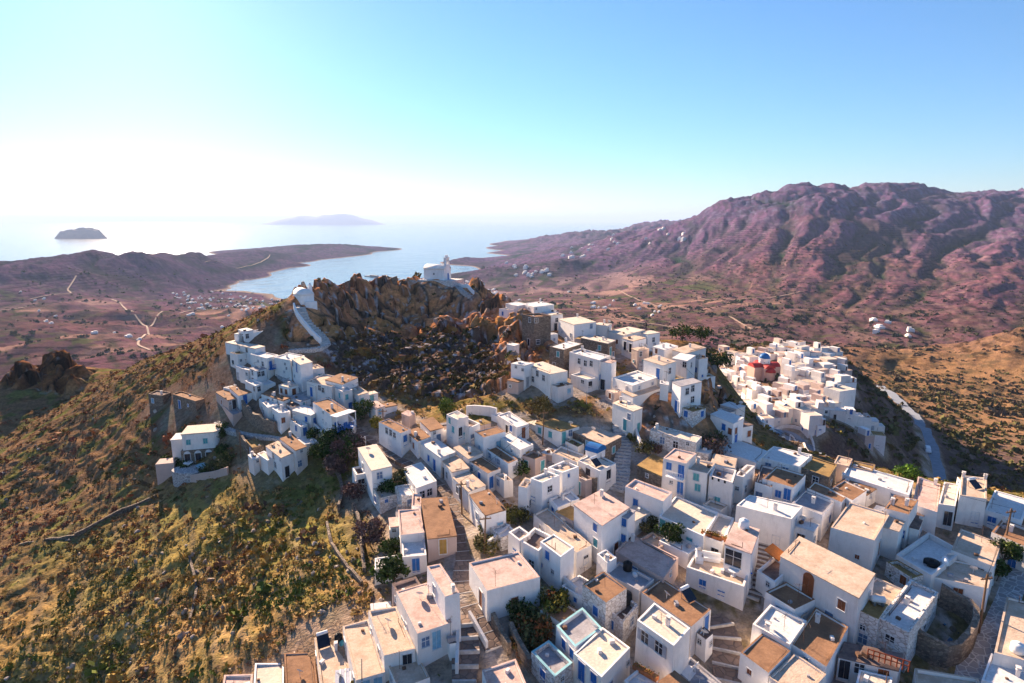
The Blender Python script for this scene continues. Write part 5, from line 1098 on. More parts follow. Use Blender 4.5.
def couch(t, p, ang, label):
    P = on(Ht, px(t, *p)); o = empty('garden_couch', P, label, 'couch'); u = np.array([math.cos(ang), math.sin(ang), 0]); v = np.array([-u[1], u[0], 0])
    mb = MB(P); mb.obox(P + (0, 0, .22), u * 1.1, v * .4, (0, 0, .22)); mb.build('seat', M_CANVAS, o); mb = MB(P); mb.obox(P + v * .42 + (0, 0, .45), u * 1.1, v * .1, (0, 0, .45)); mb.build('backrest', M_CANVAS, o)
couch('i', (600,470), 1.3, 'white couch along the side wall of the walled terrace'); couch('i', (690,480), -.35, 'white couch against the house wall of the walled terrace')
P = on(Ht, px('i', 842, 585)); o = empty('round_table', P, 'white round table on the walled terrace', 'table'); mb = MB(P); mb.lathe(P, [(.3, 0), (.3, .04), (.05, .06), (.05, .7)], 12); mb.build('leg', M_TANK, o); mb = MB(P); mb.lathe(P, [(.6, .71), (.6, .76)], 20); mb.build('table_top', M_TANK, o)
P = on(Ht, px('i', 918, 565)); o = empty('sunbed', P, 'bright blue sunbed on the walled terrace', 'sunbed'); mb = MB(P); mb.obox(P + (0, 0, .3), (.9, -.35, 0), (.15, .4, 0), (0, 0, .06)); mb.build('mattress', mat('blue_cloth', (.02, .16, .62), .8, .2, 3), o); mb = MB(P)
for s in (-1, 1):
    for k in (-1, 1): mb.tube(P + np.array([.8 * s + .12 * k, -.31 * s + .33 * k, 0]), P + np.array([.8 * s + .12 * k, -.31 * s + .33 * k, .26]), .03)
mb.build('frame', M_METAL, o)
Hp = find('tall white house with brown roof, white porch'); P = px('s', 608, 285); Pp = at_level(*P, Hp['z'] + .02); e = (Hp['q'][1] - Hp['q'][0]); e = e / np.linalg.norm(e)
mb = MB(Hp['root'].location); w_ = wall_hit(Hp, px('s', 610, 340)); uu = w_[3]; nn = w_[4]; pc = Hp['c'] * 0 + w_[2] + uu * w_[6] * .5 + nn * .95
mb.obox((*pc, Hp['z'] - .1), (*uu * 2.3, 0), (*nn * .95, 0), (0, 0, .09)); mb.build('porch_roof', WP, Hp['root'])
mb = MB(Hp['root'].location); mb.obox((*pc, Hp['z'] - 3.0), (*uu * 2.3, 0), (*nn * .95, 0), (0, 0, .12))
for s in np.linspace(-2.2, 2.2, 9): mb.obox((*(pc + uu * s + nn * .9), Hp['z'] - 2.4), (*uu * .03, 0), (*nn * .03, 0), (0, 0, .5))
mb.obox((*(pc + nn * .9), Hp['z'] - 1.9), (*uu * 2.25, 0), (*nn * .04, 0), (0, 0, .04)); mb.build('balcony', PM['b'], Hp['root'])
mb = MB(Hp['root'].location)
for s in (-2.2, 2.2): mb.obox((*(pc + uu * s + nn * .85), Hp['z'] - 1.6), (*uu * .07, 0), (*nn * .07, 0), (0, 0, 1.5))
mb.build('porch_posts', WP, Hp['root'])
def balcony(H, p, w, label=None, m=WP):
    r = wall_hit(H, p); 
    if r is None: return
    _, i, a, u, n, s, L, P = r; s = min(max(s, w / 2), L - w / 2) if L > w else L / 2; c = a + u * s + n * .55; z = P[2]; o = H['root']
    mb = MB(o.location); mb.obox((*c, z), (*u * w / 2, 0), (*n * .55, 0), (0, 0, .07)); 
    for k in np.linspace(-.5, .5, 8): mb.obox((*(c + u * k * (w - .06) + n * .52), z + .5), (*u * .02, 0), (*n * .02, 0), (0, 0, .45))
    mb.obox((*(c + n * .52), z + .97), (*u * w / 2, 0), (*n * .03, 0), (0, 0, .03)); mb.build('balcony', m, o)
balcony(find('grey shuttered windows'), px('d', 580, 500), 2.2); balcony(find('vivid blue doors and windows'), px('n', 605, 525), 2.6); balcony(find('two level roof on the ridge'), px('r', 350, 330), 1.8, None, PM['b'])
Ho = find('orange tiled awning'); P = on(Ho, px('j', 255, 470)); mb = MB(Ho['root'].location); u_ = (Ho['q'][1] - Ho['q'][0]); u_ = u_ / np.linalg.norm(u_); v_ = np.array([-u_[1], u_[0]])
mb.obox(P + (0, 0, 1.2), (*u_ * 1.1, .0), (*v_ * .9, .35), (0, 0, .06)); mb.build('awning', M_ORANGE, Ho['root'])
Hbal = find('balustrade terrace at the end'); q = Hbal['q']
for i in range(4):
    a, b = q[i], q[(i + 1) % 4]; L = np.linalg.norm(b - a); u_ = (b - a) / L; n_ = np.array([u_[1], -u_[0]])
    if n_ @ a > 0: continue
    for s in np.arange(.5, L - .3, .9):
        mb = MB(Hbal['root'].location); mb.obox((*(a + u_ * s + n_ * .02), Hbal['z'] - .28), (*u_ * .13, 0), (*n_ * .03, 0), (0, 0, .2)); mb.build('balustrade_opening', M_BLACK, Hbal['root'])
# red railing by the ruin
Hr = find('red railed walkway'); q = Hr['q']; mb = MB(); zt = Hr['z']
a = at_level(*px('e', 868, 512), zt)[:2]; b = at_level(*px('f', 235, 600), zt)[:2]; L = np.linalg.norm(b - a); u_ = (b - a) / L
for z_ in (.5, 1.0): mb.tube((*a, zt + z_), (*b, zt + z_), .06)
for s in np.linspace(0, L, 8): mb.tube((*(a + u_ * s), zt - .1), (*(a + u_ * s), zt + 1.05), .06)
tag(mb.build('railing', mat('rust_red_rail', (.30, .07, .03), .7, .3, 4)), 'rusty red railing on the walkway beside the stone ruin', 'railing')
# planters
def planter(t, p, H, w, ang, label):
    P = on(H, px(t, *p)); o = empty('planter', P, label, 'planter'); u = np.array([math.cos(ang), math.sin(ang), 0]); v = np.array([-u[1], u[0], 0]); mb = MB(P); mb.obox(P + (0, 0, .22), u * w, v * .28, (0, 0, .22)); mb.build('trough', M_TERRA, o)
    mb = MB(P); rr_ = random.Random(int(p[0]))
    for k in range(70):
        c = P + u * rr_.uniform(-w, w) + v * rr_.uniform(-.3, .3) + (0, 0, .42 + rr_.random() * .35); a = np.array([rr_.gauss(0, 1) for _ in range(3)]); a /= np.linalg.norm(a); b = np.cross(a, [rr_.gauss(0, 1) for _ in range(3)]); b /= np.linalg.norm(b); mb.add([c - a * .12, c + b * .07, c + a * .12, c - b * .07], [(0, 1, 2, 3)])
    mb.build('foliage', M_LEAFG, o)
M_LEAFG = mat('pot_leaves', (.10, .12, .03), .8, .5, 4, col2=(.26, .12, .03))
Hc = find('cream terrace edged by flower pots')
planter('i', (640,375), Hc, .9, -.5, 'flower trough with low plants at the cream terrace corner'); planter('i', (690,335), Hc, .8, -.4, 'flower trough with tall plants on the cream terrace'); planter('i', (720,395), Hc, .9, -.4, 'flower trough with reddish plants on the cream terrace edge')
planter('d', (285,585), find('flower planter on its edge'), 1.3, -.75, 'long flower trough with orange blooms on the white roof edge')
# villa with its patio: handled as houses plus patio things
def villa():
    P = hit(*px('q', 345, 520), zmin=80, zmax=200); Zr = P[1] * CP - (P[2] - CAM_Z) * SP
    zf = P[2]; Zt = Zr + 3.5
    cU = at_depth(*px('q', 365, 350), Zt)[:2]
    o = empty('villa', (*cU, zf), 'white villa with round upper storey and stone lower storey by a blue patio', 'villa')
    def poly(cx, cy, w, d, n=5, ang=.25, round_=True):
        pts = [(-w, -d), (w * .7, -d)] + [(w * .7 + w * .3 * math.sin(t), -d + d * .6 * (1 - math.cos(t))) for t in np.linspace(.3, math.pi / 2, n)] + [(w, d), (-w, d)]
        ca, sa = math.cos(ang), math.sin(ang); return [np.array([cx + x * ca - y * sa, cy + x * sa + y * ca]) for x, y in pts]
    low = poly(*cU, 3.7, 2.8); up = poly(cU[0], cU[1] + .2, 3.4, 2.6); w2 = [p for p in rect(cU + np.array([-4.7, .2]), (1, .25), 2.8, 4)[0]]
    mb = MB(o.location); mb.prism(low, zf - 4, zf + 2.9); mb.build('lower_wall', M['s'][0], o)
    mb = MB(o.location); mb.prism(up, zf + 2.9, zf + 6.2); mb.build('upper_wall', M['w'][0], o)
    mb = MB(o.location); mb.prism(inset(up, -.12), zf + 6.2, zf + 6.45); mb.build('roof', RM['c'], o)
    mb = MB(o.location); mb.prism(w2, zf - 3, zf + 4.6); mb.build('side_wing', M['w'][1], o)
    mb = MB(o.location); mb.prism(inset(w2, -.1), zf + 4.6, zf + 4.8); mb.build('wing_roof', RM['w'], o)
    f = rect(cU + np.array([-6.2, -3.2]), (1, .25), 3.4, 3)[0]; mb = MB(o.location); mb.prism(f, zf - 4, zf + .7); mb.build('side_terrace', M['p'][0], o)
    fr = (low[0], low[1]); u = (low[1] - low[0]) / np.linalg.norm(low[1] - low[0]); n = np.array([u[1], -u[0]])
    for s in (.18, .5, .82): p = low[0] * (1 - s) + low[1] * s + n * .02; opening(o, (p[0], p[1], zf + 1.2), u, n, 'A', 'k')
    for s in (.2, .75): p = up[0] * (1 - s) + up[1] * s + n * .02; opening(o, (p[0], p[1], zf + 4.6), u, n, 'W', 't')
    # patio
    pc = cU + np.array([.3, -6.0]); mb = MB(); mb.lathe((*pc, zf - 3), [(3.1, 0), (3.1, 3.12)], 26, sx=1.25, sy=.72); tag(mb.build('patio', M_STEP), kind='structure')
    mb = MB(); mb.lathe((pc[0] + 1.9, pc[1] + .6, zf + .12), [(.6, 0), (.6, .45), (1.2, .55), (1.2, .62), (1.0, .62)], 20); tag(mb.build('patio_table', mat('pale_blue_table', (.35, .55, .62), .5, .2, 2)), 'pale blue oval table on the villa patio', 'table')
    mb = MB(); mb.lathe((pc[0] - 1.6, pc[1] + 1.8, zf + .12), [(.5, 0), (.5, .5), (.9, .58), (.9, .64)], 18); tag(mb.build('patio_table', WP), 'small white table near the villa wall', 'table')
    # side steps
    s0 = cU + np.array([4.8, 1.2]); s1 = cU + np.array([4.6, -6.2]); mb = MB()
    for i in range(16):
        t = i / 15; c = s0 * (1 - t) + s1 * t; z = zf + 3.2 * (1 - t); mb.obox((*c, z - 1.2), (.9, 0, 0), (0, .31, 0), (0, 0, 1.25))
    tag(mb.build('garden_steps', M['w'][1]), 'white garden steps running down beside the villa', 'steps')
    return cU, zf, pc
VC, VZ, VP = villa()
# ---------------------------------------------------------------- vehicles
M_TYRE = mat('tyre_rubber', (.02, .02, .02), .8, .2, 5)
def vehicle(P, ang, label, m, L=4.4, Wd=1.75, Hh=1.5, van=False):
    o = empty('parked_van' if van else 'parked_car', P, label, 'van' if van else 'car'); u = np.array([math.cos(ang), math.sin(ang), 0]); v = np.array([-u[1], u[0], 0]); P = np.array(P)
    prof = ([(-.5, .3), (-.5, .95), (-.47, 1.0), (-.42, 1.0), (-.33, 1.02), (.28, 1.0), (.46, .62), (.5, .55), (.5, .3)] if van else [(-.5, .3), (-.49, .62), (-.42, .66), (-.3, 1.0), (.1, 1.0), (.26, .66), (.47, .58), (.5, .5), (.5, .3)])
    mb = MB(P); V = []
    for s in (-1, 1):
        for x, z in prof: V.append(P + u * x * L + v * s * Wd / 2 * (1 if z < .7 else .86) + np.array([0, 0, z * Hh]))
    n = len(prof); mb.add(V, [(i, (i + 1) % n, n + (i + 1) % n, n + i) for i in range(n)] + [tuple(range(n - 1, -1, -1)), tuple(range(n, 2 * n))]); mb.build('body', m, o)
    mb = MB(P); gx0, gx1 = (.05, .36) if van else (-.34, .18)
    for s in (-1, 1): mb.obox(P + u * (gx0 + gx1) / 2 * L + v * s * (Wd / 2 * .93) + (0, 0, Hh * .8), u * (gx1 - gx0) / 2 * L, v * .03, (0, 0, Hh * .12))
    mb.build('side_windows', M_GLASS, o)
    for sx in (-.3, .32):
        for s in (-1, 1):
            c = P + u * sx * L + v * s * Wd * .46 + (0, 0, .32); mb = MB(P); mb.tube(c - v * .11, c + v * .11, .32, n=16); w = mb.build('wheel', M_TYRE, o)
    for s in (-1, 1):
        c = P + u * L * .5 + v * s * Wd * .36 + (0, 0, .47 * Hh); mb = MB(P); mb.obox(c, u * .03, v * .16, (0, 0, .08)); mb.build('headlight', M_TANK, o)
Lr, Rr, zr_ = VRL; kk = int(np.argmin(np.abs(proj((Lr[:, 0] + Rr[:, 0]) / 2, (Lr[:, 1] + Rr[:, 1]) / 2, zr_)[1] - 453))) if 'proj' in globals() else 20
c = .3 * Lr[kk] + .7 * Rr[kk]; t_ = Lr[kk] - Lr[kk - 1]
vehicle((*c, zr_[kk]), math.atan2(t_[1], t_[0]), 'white van driving on the shaded valley road', M_TANK, 5.2, 2.0, 2.3, True)
Lr, Rr, zr_ = HPL
for i, (fr, m, lb) in enumerate([(.30, M_TANK, 'white car parked inside the hairpin bend'), (.42, M_BLACK, 'dark car parked inside the hairpin bend'), (.2, mat('silver_paint', (.5, .52, .55), .35, .1, 2, metal=.5), 'silver car parked at the start of the hairpin bend')]):
    k = int(fr * len(Lr)); c = .25 * Lr[k] + .75 * Rr[k]; t_ = Lr[k + 1] - Lr[k]; vehicle((*c, zr_[k]), math.atan2(t_[1], t_[0]), lb, m)
# ---------------------------------------------------------------- plants
M_LEAF = attrmat('leaves', 'tint', .9, 0, 1, .3, 3.0, spec=.05); M_BARK = mat('bark', (.13, .085, .06), .9, .4, 6)
def tree(P, hgt, w, label, cols, name='tree', cat='tree', n=900, dens=1.0, trunk=True, group=None, leaf=.16):
    rnd = np.random.default_rng(int(abs(P[0] * 31 + P[1] * 17))); P = np.array(P, float); o = empty(name, P, label, cat, group)
    if trunk:
        mb = MB(P); top = P + np.array([rnd.normal(0, .1) * w, rnd.normal(0, .1) * w, hgt * .55]); mb.tube(P - (0, 0, .4), P * .5 + top * .5, .06 * hgt * .5, .04 * hgt * .5, 7); mb.tube(P * .5 + top * .5, top, .04 * hgt * .5, .02 * hgt * .5, 7)
        for k in range(6):
            a = k * 1.05 + rnd.uniform(0, .6); s = P * (1 - .35 - .06 * k) + top * (.35 + .06 * k); e = P + np.array([math.cos(a) * w * .38, math.sin(a) * w * .38, hgt * rnd.uniform(.5, .85)]); mb.tube(s, e, .03 * hgt * .5, .008 * hgt, 5)
        mb.build('trunk', M_BARK, o)
    K = 16; cl = rnd.normal(0, 1, (K, 3)); cl /= np.linalg.norm(cl, axis=1)[:, None]; cl *= rnd.uniform(.35, 1, (K, 1)) ** .5
    cl = cl * np.array([w * .42, w * .42, hgt * .30]) + np.array([0, 0, hgt * (.62 if trunk else .45)]); cr_ = rnd.uniform(.14, .28, K) * w
    ci = rnd.integers(0, K, n); d = rnd.normal(0, 1, (n, 3)); d /= np.linalg.norm(d, axis=1)[:, None]; c = cl[ci] + d * (cr_[ci, None] * rnd.uniform(.5, 1.05, (n, 1)))
    c[:, 2] = np.maximum(c[:, 2], .05); a = rnd.normal(0, 1, (n, 3)); a /= np.linalg.norm(a, axis=1)[:, None]; b = np.cross(a, rnd.normal(0, 1, (n, 3))); b /= np.linalg.norm(b, axis=1)[:, None]
    s = leaf * rnd.uniform(.6, 1.5, (n, 1)) * max(1, (w / 3) ** .5); V = np.stack([c - a * s, c + b * s * .6, c + a * s, c - b * s * .6], 1).reshape(-1, 3)
    cols = np.array(cols); col = cols[(rnd.integers(0, len(cols), K))[ci]] * rnd.uniform(.75, 1.25, (n, 1))
    me = npmesh('crown' if trunk else 'foliage', V, np.arange(4 * n).reshape(-1, 4), 4, M_LEAF, False, np.repeat(col, 4, 0)); me.parent = o
    return o
GRN = [(.055, .085, .025), (.085, .11, .03), (.04, .06, .02)]; YEL = [(.24, .20, .04), (.17, .15, .03), (.10, .10, .03)]; PUR = [(.16, .095, .085), (.12, .075, .07), (.19, .12, .09)]; RED = [(.26, .08, .03), (.20, .10, .03), (.10, .09, .03)]; OLV = [(.11, .11, .045), (.16, .13, .05), (.08, .075, .03)]
def T_(t, p, hgt, w, label, cols, **k):
    B = hit(*px(t, *p)); B[2] = float(hz_(B[0], B[1])); return tree(B, hgt, w, label, cols, **k)
T_('g', (140,380), 3.6, 4.6, 'bare purplish tree leaning over the dry stone wall', PUR, n=1500)
T_('g', (300,650), 3.4, 4.2, 'dense dark green bush beside the blue doored terrace house', GRN, name='bush', cat='bush', n=1700)
T_('g', (275,470), 2.8, 3.0, 'smaller green bush above the dense dark one', GRN, name='bush', cat='bush', n=1000)
T_('g', (200,590), 1.6, 1.8, 'low bright green shrub at the corner of the tan roofs', [(.09, .15, .03)], name='shrub', cat='shrub', n=500, trunk=False)
T_('l', (40,420), 4, 5, 'dark evergreen at the outer end of the bush bank under the white wall', GRN, n=1600)
T_('l', (120,420), 4.2, 5, 'dark evergreen in the middle of the bush bank under the white wall', GRN, n=1600)
T_('l', (60,520), 3.4, 5, 'purplish bushy tree below the bush bank', PUR, n=1500)
T_('l', (160,680), 2.6, 4, 'dark bush at the base of the tall cream roofed house', PUR, name='bush', cat='bush', n=900)
T_('l', (420,660), 3.2, 4.4, 'dark green bush between the cream roofed house and the white roofed house', GRN, name='bush', cat='bush', n=1400)
T_('l', (490,610), 3.0, 3.4, 'yellow green bush leaning on the white roofed house', OLV, name='bush', cat='bush', n=1100)
T_('l', (325,225), 3.2, 3, 'yellow green small tree at the bend of the lane', YEL, n=1000)
T_('l', (790,80), 2.6, 4, 'bright green bush on the rock foot slope', [(.13, .17, .03), (.09, .12, .03)], name='bush', cat='bush', n=900, trunk=False)
T_('l', (230,130), 3.4, 5, 'dark bush by the white cottage under the rock', GRN, name='bush', cat='bush', n=1000)
T_('s', (590,580), 4.6, 6.5, 'large dark green tree below the curved yard wall', GRN, n=2400)
T_('s', (680,600), 4.0, 6, 'purplish tree among the bushes below the yard wall', PUR, n=1800)
T_('s', (500,610), 3.2, 4.5, 'green bush beside the olive slope house', GRN, name='bush', cat='bush', n=1200)
T_('s', (440,480), 2.6, 3, 'dark shrub inside the lane corner wall', GRN, name='shrub', cat='shrub', n=700)
T_('s', (560,490), 2.2, 2.8, 'round green shrub at the yard wall corner', GRN, name='shrub', cat='shrub', n=700)
T_('i', (405,390), 3.6, 3.4, 'dark green tree in front of the teal doors', GRN, n=1300)
T_('i', (440,410), 1.8, 2.2, 'reddish shrub at the foot of the tree by the teal doors', RED, name='shrub', cat='shrub', n=500, trunk=False)
T_('i', (240,260), 1.8, 4.2, 'dry olive shrub bank below the white rimmed pink roof', OLV, name='shrub', cat='shrub', n=900, trunk=False)
T_('k', (875,540), 4.0, 3.2, 'green tree at the foot of the leaning alley pole', GRN, n=1300)
T_('k', (830,620), 2.6, 2.4, 'dark green bush along the alley wall', GRN, name='bush', cat='bush', n=800)
T_('p', (215,400), 2.4, 4.2, 'bright green bush behind the pale blue white roof', [(.12, .22, .03), (.09, .16, .03)], name='bush', cat='bush', n=1000, trunk=False)
T_('p', (40,510), 2.2, 4.2, 'rust red flowering bush before the long pale roof', RED, name='bush', cat='bush', n=1000, trunk=False)
T_('k', (190,610), 1.6, 3.4, 'dry green shrub under the blue shaded terrace wall', OLV, name='shrub', cat='shrub', n=600, trunk=False)
T_('c', (510,200), 2.6, 4.2, 'golden brown bush in the overgrown garden', YEL + RED, name='bush', cat='bush', n=1300, trunk=False)
T_('c', (430,130), 2.2, 2.6, 'pale leaved shrub at the top of the overgrown garden', [(.25, .25, .16), (.12, .13, .05)], name='shrub', cat='shrub', n=700, trunk=False)
T_('c', (400,330), 1.8, 5, 'olive brown thicket in the middle of the overgrown garden', OLV + RED, name='thicket', cat='bush', n=1400, trunk=False)
T_('c', (330,410), 1.6, 4, 'dry brown thicket at the low end of the overgrown garden', RED + OLV, name='thicket', cat='bush', n=1000, trunk=False)
T_('c', (250,230), 2.0, 4, 'dark shaded thicket against the long white house', GRN + OLV, name='thicket', cat='bush', n=1000, trunk=False)
T_('g', (930,400), 2.0, 3.4, 'olive bush by the street pole', OLV, name='bush', cat='bush', n=900, trunk=False)
T_('h', (240,200), 1.8, 3.6, 'yellow olive bush above the walled yard house', OLV + YEL, name='bush', cat='bush', n=900, trunk=False)
T_('h', (80,290), 1.8, 3.6, 'dry grassy bush below the street row brown roof', OLV, name='bush', cat='bush', n=800, trunk=False)
T_('m', (545,130), 4.2, 4.4, 'dry brown tree by the tall dark pole', [(.22, .16, .06), (.14, .11, .04)], n=1200)
T_('m', (410,500), 2.4, 3.6, 'dark bush in the garden before the yellow door', GRN, name='bush', cat='bush', n=900, trunk=False)
T_('n', (400,350), 1.6, 4.0, 'dark thicket between white stub wall and rough white house', PUR + OLV, name='thicket', cat='bush', n=900, trunk=False)
T_('n', (290,280), 1.6, 1.8, 'round olive bush at the stepped lane bend', OLV, name='bush', cat='bush', n=500, trunk=False)
T_('n', (830,340), 2.4, 6, 'dark thicket at the foot of the brown crag', PUR + OLV, name='thicket', cat='bush', n=1500, trunk=False)
T_('t', (148,600), 2.8, 2.6, 'dark cypress like bush beside the white wing', GRN, name='bush', cat='bush', n=800)
T_('t', (670,285), 3.4, 3.0, 'dark green tree beside the white tower house', GRN, n=900)
T_('u', (860,385), 4, 8, 'wide dark green bush at the edge of the lower village', GRN, name='bush', cat='bush', n=1200)
T_('u', (760,215), 5, 5, 'round dark tree on the ochre slope behind the village', GRN, n=900)
T_('u', (630,215), 4, 7, 'dark spreading bush behind the outlying white house', GRN, name='bush', cat='bush', n=900)
for i, (x, y, cc_) in enumerate([(110,500,GRN),(150,520,GRN),(200,535,GRN),(250,560,GRN),(380,575,GRN),(440,560,OLV),(500,545,OLV),(530,490,GRN),(490,430,GRN),(480,330,GRN),(500,280,GRN)]):
    T_('q', (x, y), 2.2, 2.8, ['hedge shrub at the outer end of the villa garden', 'hedge shrub by the white corner of the villa garden', 'hedge shrub below the villa side terrace', 'hedge shrub left of the villa patio rim', 'hedge shrub below the middle of the villa patio', 'yellowish shrub at the foot of the garden steps',
        'yellowish shrub at the inner end of the villa wall', 'green shrub beside the lower garden steps', 'green shrub beside the middle of the garden steps', 'green shrub beside the upper garden steps', 'green shrub topmost beside the garden steps'][i], cc_, name='garden_shrub', cat='shrub', n=600, trunk=False, group='villa garden shrubs')
# ---- ground cover and rubble: one object each
def scatter(name, n, accept, size, colors, kind, quads=14, seed=1, amin=-50, amax=50, rmin=34, rmax=260, squash=.75, mtl=None, spread=.5):
    r_ = np.random.default_rng(seed); a = np.radians(r_.uniform(amin, amax, n)); r = np.exp(r_.uniform(math.log(rmin), math.log(rmax), n)); x = r * np.sin(a); y = r * np.cos(a)
    k = accept(x, y, r_); x, y, r, a = x[k], y[k], r[k], a[k]; n = len(x); z = hz_(x, y)
    s = np.asarray(size(r, r_, n))
    d = r_.normal(0, 1, (n, quads, 3)); d /= np.linalg.norm(d, axis=2)[..., None]; d[..., 2] = np.abs(d[..., 2]) * squash; c = np.stack([x, y, z], 1)[:, None] + d * (s[:, None, None] * r_.uniform(.35, 1, (n, quads, 1)))
    u = r_.normal(0, 1, (n, quads, 3)); u /= np.linalg.norm(u, axis=2)[..., None]; w = np.cross(u, r_.normal(0, 1, (n, quads, 3))); w /= np.linalg.norm(w, axis=2)[..., None]; e = s[:, None, None] * spread
    V = np.stack([c - u * e, c + w * e * .7, c + u * e, c - w * e * .7], 2).reshape(-1, 3); N = n * quads
    ci = colors(x, y, r_, n); col = np.repeat(ci, quads * 4, 0) * np.repeat(r_.uniform(.8, 1.2, (N, 1)), 4, 0)
    o = npmesh(name, V, np.arange(4 * N).reshape(-1, 4), 4, mtl or M_LEAF, False, col); tag(o, kind=kind); return o
def pick(pal, w):
    pal = np.array(pal); w = np.array(w) / sum(w)
    def f(x, y, r_, n): 
        t = fbm(x / 13, y / 13, 3) * 1.3 + r_.normal(0, .25, n); cum = np.cumsum(w); q = np.clip((t + .6) / 1.2, 0, .999); return pal[np.searchsorted(cum, q)]
    return f
PAL = pick([(.115, .135, .03), (.20, .17, .042), (.34, .225, .065), (.38, .25, .095), (.27, .14, .05), (.17, .09, .055)], [1.9, 2.1, 2.2, 1.5, 1.9, 1.3])
def PALB(x, y, r_, n):
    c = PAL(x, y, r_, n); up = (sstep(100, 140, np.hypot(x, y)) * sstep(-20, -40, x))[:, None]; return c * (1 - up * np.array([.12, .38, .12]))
okv = lambda x, y, r_: (samp(DM, x, y) > .6) & (samp(rock, x, y) < .25) & (r_.random(len(x)) < np.where(samp(DM, x, y) < 6, .5, 1) * np.clip(.6 + 2.2 * (fbm(x / 17 + 8, y / 17, 3) + .12), .3, 1))
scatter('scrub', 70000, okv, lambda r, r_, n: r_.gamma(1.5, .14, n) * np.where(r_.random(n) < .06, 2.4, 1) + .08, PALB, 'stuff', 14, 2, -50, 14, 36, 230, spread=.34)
scatter('scrub', 9000, okv, lambda r, r_, n: r_.gamma(2.0, .13, n) + .12, PAL, 'stuff', 14, 3, 0, 52, 60, 240)
PALR = pick([(.12, .085, .05), (.20, .13, .05), (.085, .075, .03), (.27, .17, .06)], [2, 1.5, 2, 1])
scatter('rock_scrub', 15000, lambda x, y, r_: (samp(rock, x, y) > .3) & (r_.random(len(x)) < .12 + samp(scree[..., 0], x, y)) & (samp(DM, x, y) > .4), lambda r, r_, n: r_.gamma(2, .2, n) + .2, PALR, 'stuff', 12, 4, -40, 25, 90, 240)
def boulders(name, n, accept, smin, smax, cols, seed, amin, amax, rmin, rmax, tall=1.0):
    r_ = np.random.default_rng(seed); a = np.radians(r_.uniform(amin, amax, n)); r = np.exp(r_.uniform(math.log(rmin), math.log(rmax), n)); x = r * np.sin(a); y = r * np.cos(a); k = accept(x, y, r_); x, y = x[k], y[k]; n = len(x)
    import bmesh; bm = bmesh.new(); bmesh.ops.create_icosphere(bm, subdivisions=2, radius=1); bv = np.array([v.co[:] for v in bm.verts]); bf = np.array([[v.index for v in f.verts] for f in bm.faces]); bm.free()
    s = smin + (smax - smin) * r_.random(n) ** 2.6; sc = s[:, None, None] * r_.uniform(.6, 1.2, (n, 1, 3)) * np.array([1, 1, tall]); pl = r_.normal(0, 1, (n, 9, 3)); pl /= np.linalg.norm(pl, axis=2)[..., None]; dd = r_.uniform(.32, .72, (n, 9))
    B = np.repeat(bv[None], n, 0)
    for j in range(9):
        t = (B * pl[:, j][:, None]).sum(-1); ex = np.maximum(t - dd[:, j][:, None], 0); B = B - ex[..., None] * pl[:, j][:, None]
    B = B * sc + np.stack([x, y, hz_(x, y) + s * .1], 1)[:, None]; F_ = (bf[None] + (np.arange(n) * len(bv))[:, None, None]).reshape(-1, 3)
    cols = np.array(cols); c = cols[r_.integers(0, len(cols), n)] * r_.uniform(.8, 1.2, (n, 1)); o = npmesh(name, B.reshape(-1, 3), F_, 3, M_ROCK, False, np.repeat(c, len(bv), 0)); tag(o, kind='stuff')
M_ROCK = attrmat('rock', 'tint', .95, .9, 3.0, .45, 1.6)
RC = [(.30, .20, .145), (.24, .16, .125), (.36, .20, .10), (.20, .145, .12), (.36, .29, .25)]
boulders('boulders', 1500, lambda x, y, r_: (samp(rock, x, y) > .35) & (samp(DM, x, y) > .8) & (samp(scree[..., 0], x, y) < .5), .5, 1.9, RC, 5, -40, 28, 90, 225, 1.0)
boulders('rubble', 1500, lambda x, y, r_: (samp(scree[..., 0], x, y) > .3) & (samp(DM, x, y) > .8), .12, .6, [(.36, .34, .34), (.24, .20, .18), (.18, .13, .10), (.46, .43, .42)], 6, -28, 3, 110, 190)
boulders('field_stones', 2600, okv, .12, .7, [(.33, .26, .21), (.40, .33, .28), (.26, .2, .16)], 8, -50, 10, 40, 200)
jk = [hit(*px('f', *p)) for p in [(330,450),(520,500),(640,330),(500,230)]]; jp = [tuple(p[:2]) for p in jk]
boulders('junk_heap', 500, lambda x, y, r_: in_poly(x, y, jp), .15, .5, [(.10, .12, .2), (.3, .3, .35), (.06, .05, .06), (.15, .25, .4), (.2, .15, .1)], 9, 20, 45, 50, 90)
# ---- far country: trees in the valley, hedges, distant houses
FGR = pick([(.045, .055, .022), (.075, .075, .03), (.10, .085, .04)], [3, 2, 1])
lowz = lambda x, y: samp(ZZ, x, y)
scatter('valley_trees', 16000, lambda x, y, r_: (lowz(x, y) > 1.5) & (lowz(x, y) < 100) & (fbm(x / 90 + 5, y / 90, 3) + r_.normal(0, .09, len(x)) + .12 * ((y > 1500) & (x < -200)) > .13), lambda r, r_, n: r_.gamma(1.6, 1.2, n) + .7 + r * .0004, FGR, 'stuff', 14, 12, -48, 48, 420, 2600, .8)
scatter('hill_scrub', 9000, lambda x, y, r_: (lowz(x, y) > 60) & (fbm(x / 60, y / 60, 3) + r_.normal(0, .2, len(x)) > .0), lambda r, r_, n: r_.gamma(3, .5, n) + .8 + r * .0004, pick([(.06, .05, .03), (.10, .075, .045), (.13, .09, .06)], [1, 1, 1]), 'stuff', 10, 13, -6, 50, 420, 2200, .6)
scatter('valley_scrub', 5000, lambda x, y, r_: (samp(DM, x, y) > 3), lambda r, r_, n: r_.gamma(2.5, .4, n) + .5, pick([(.07, .07, .03), (.12, .11, .04), (.16, .12, .05)], [1, 1, 1]), 'stuff', 10, 14, 18, 50, 230, 700, .7)
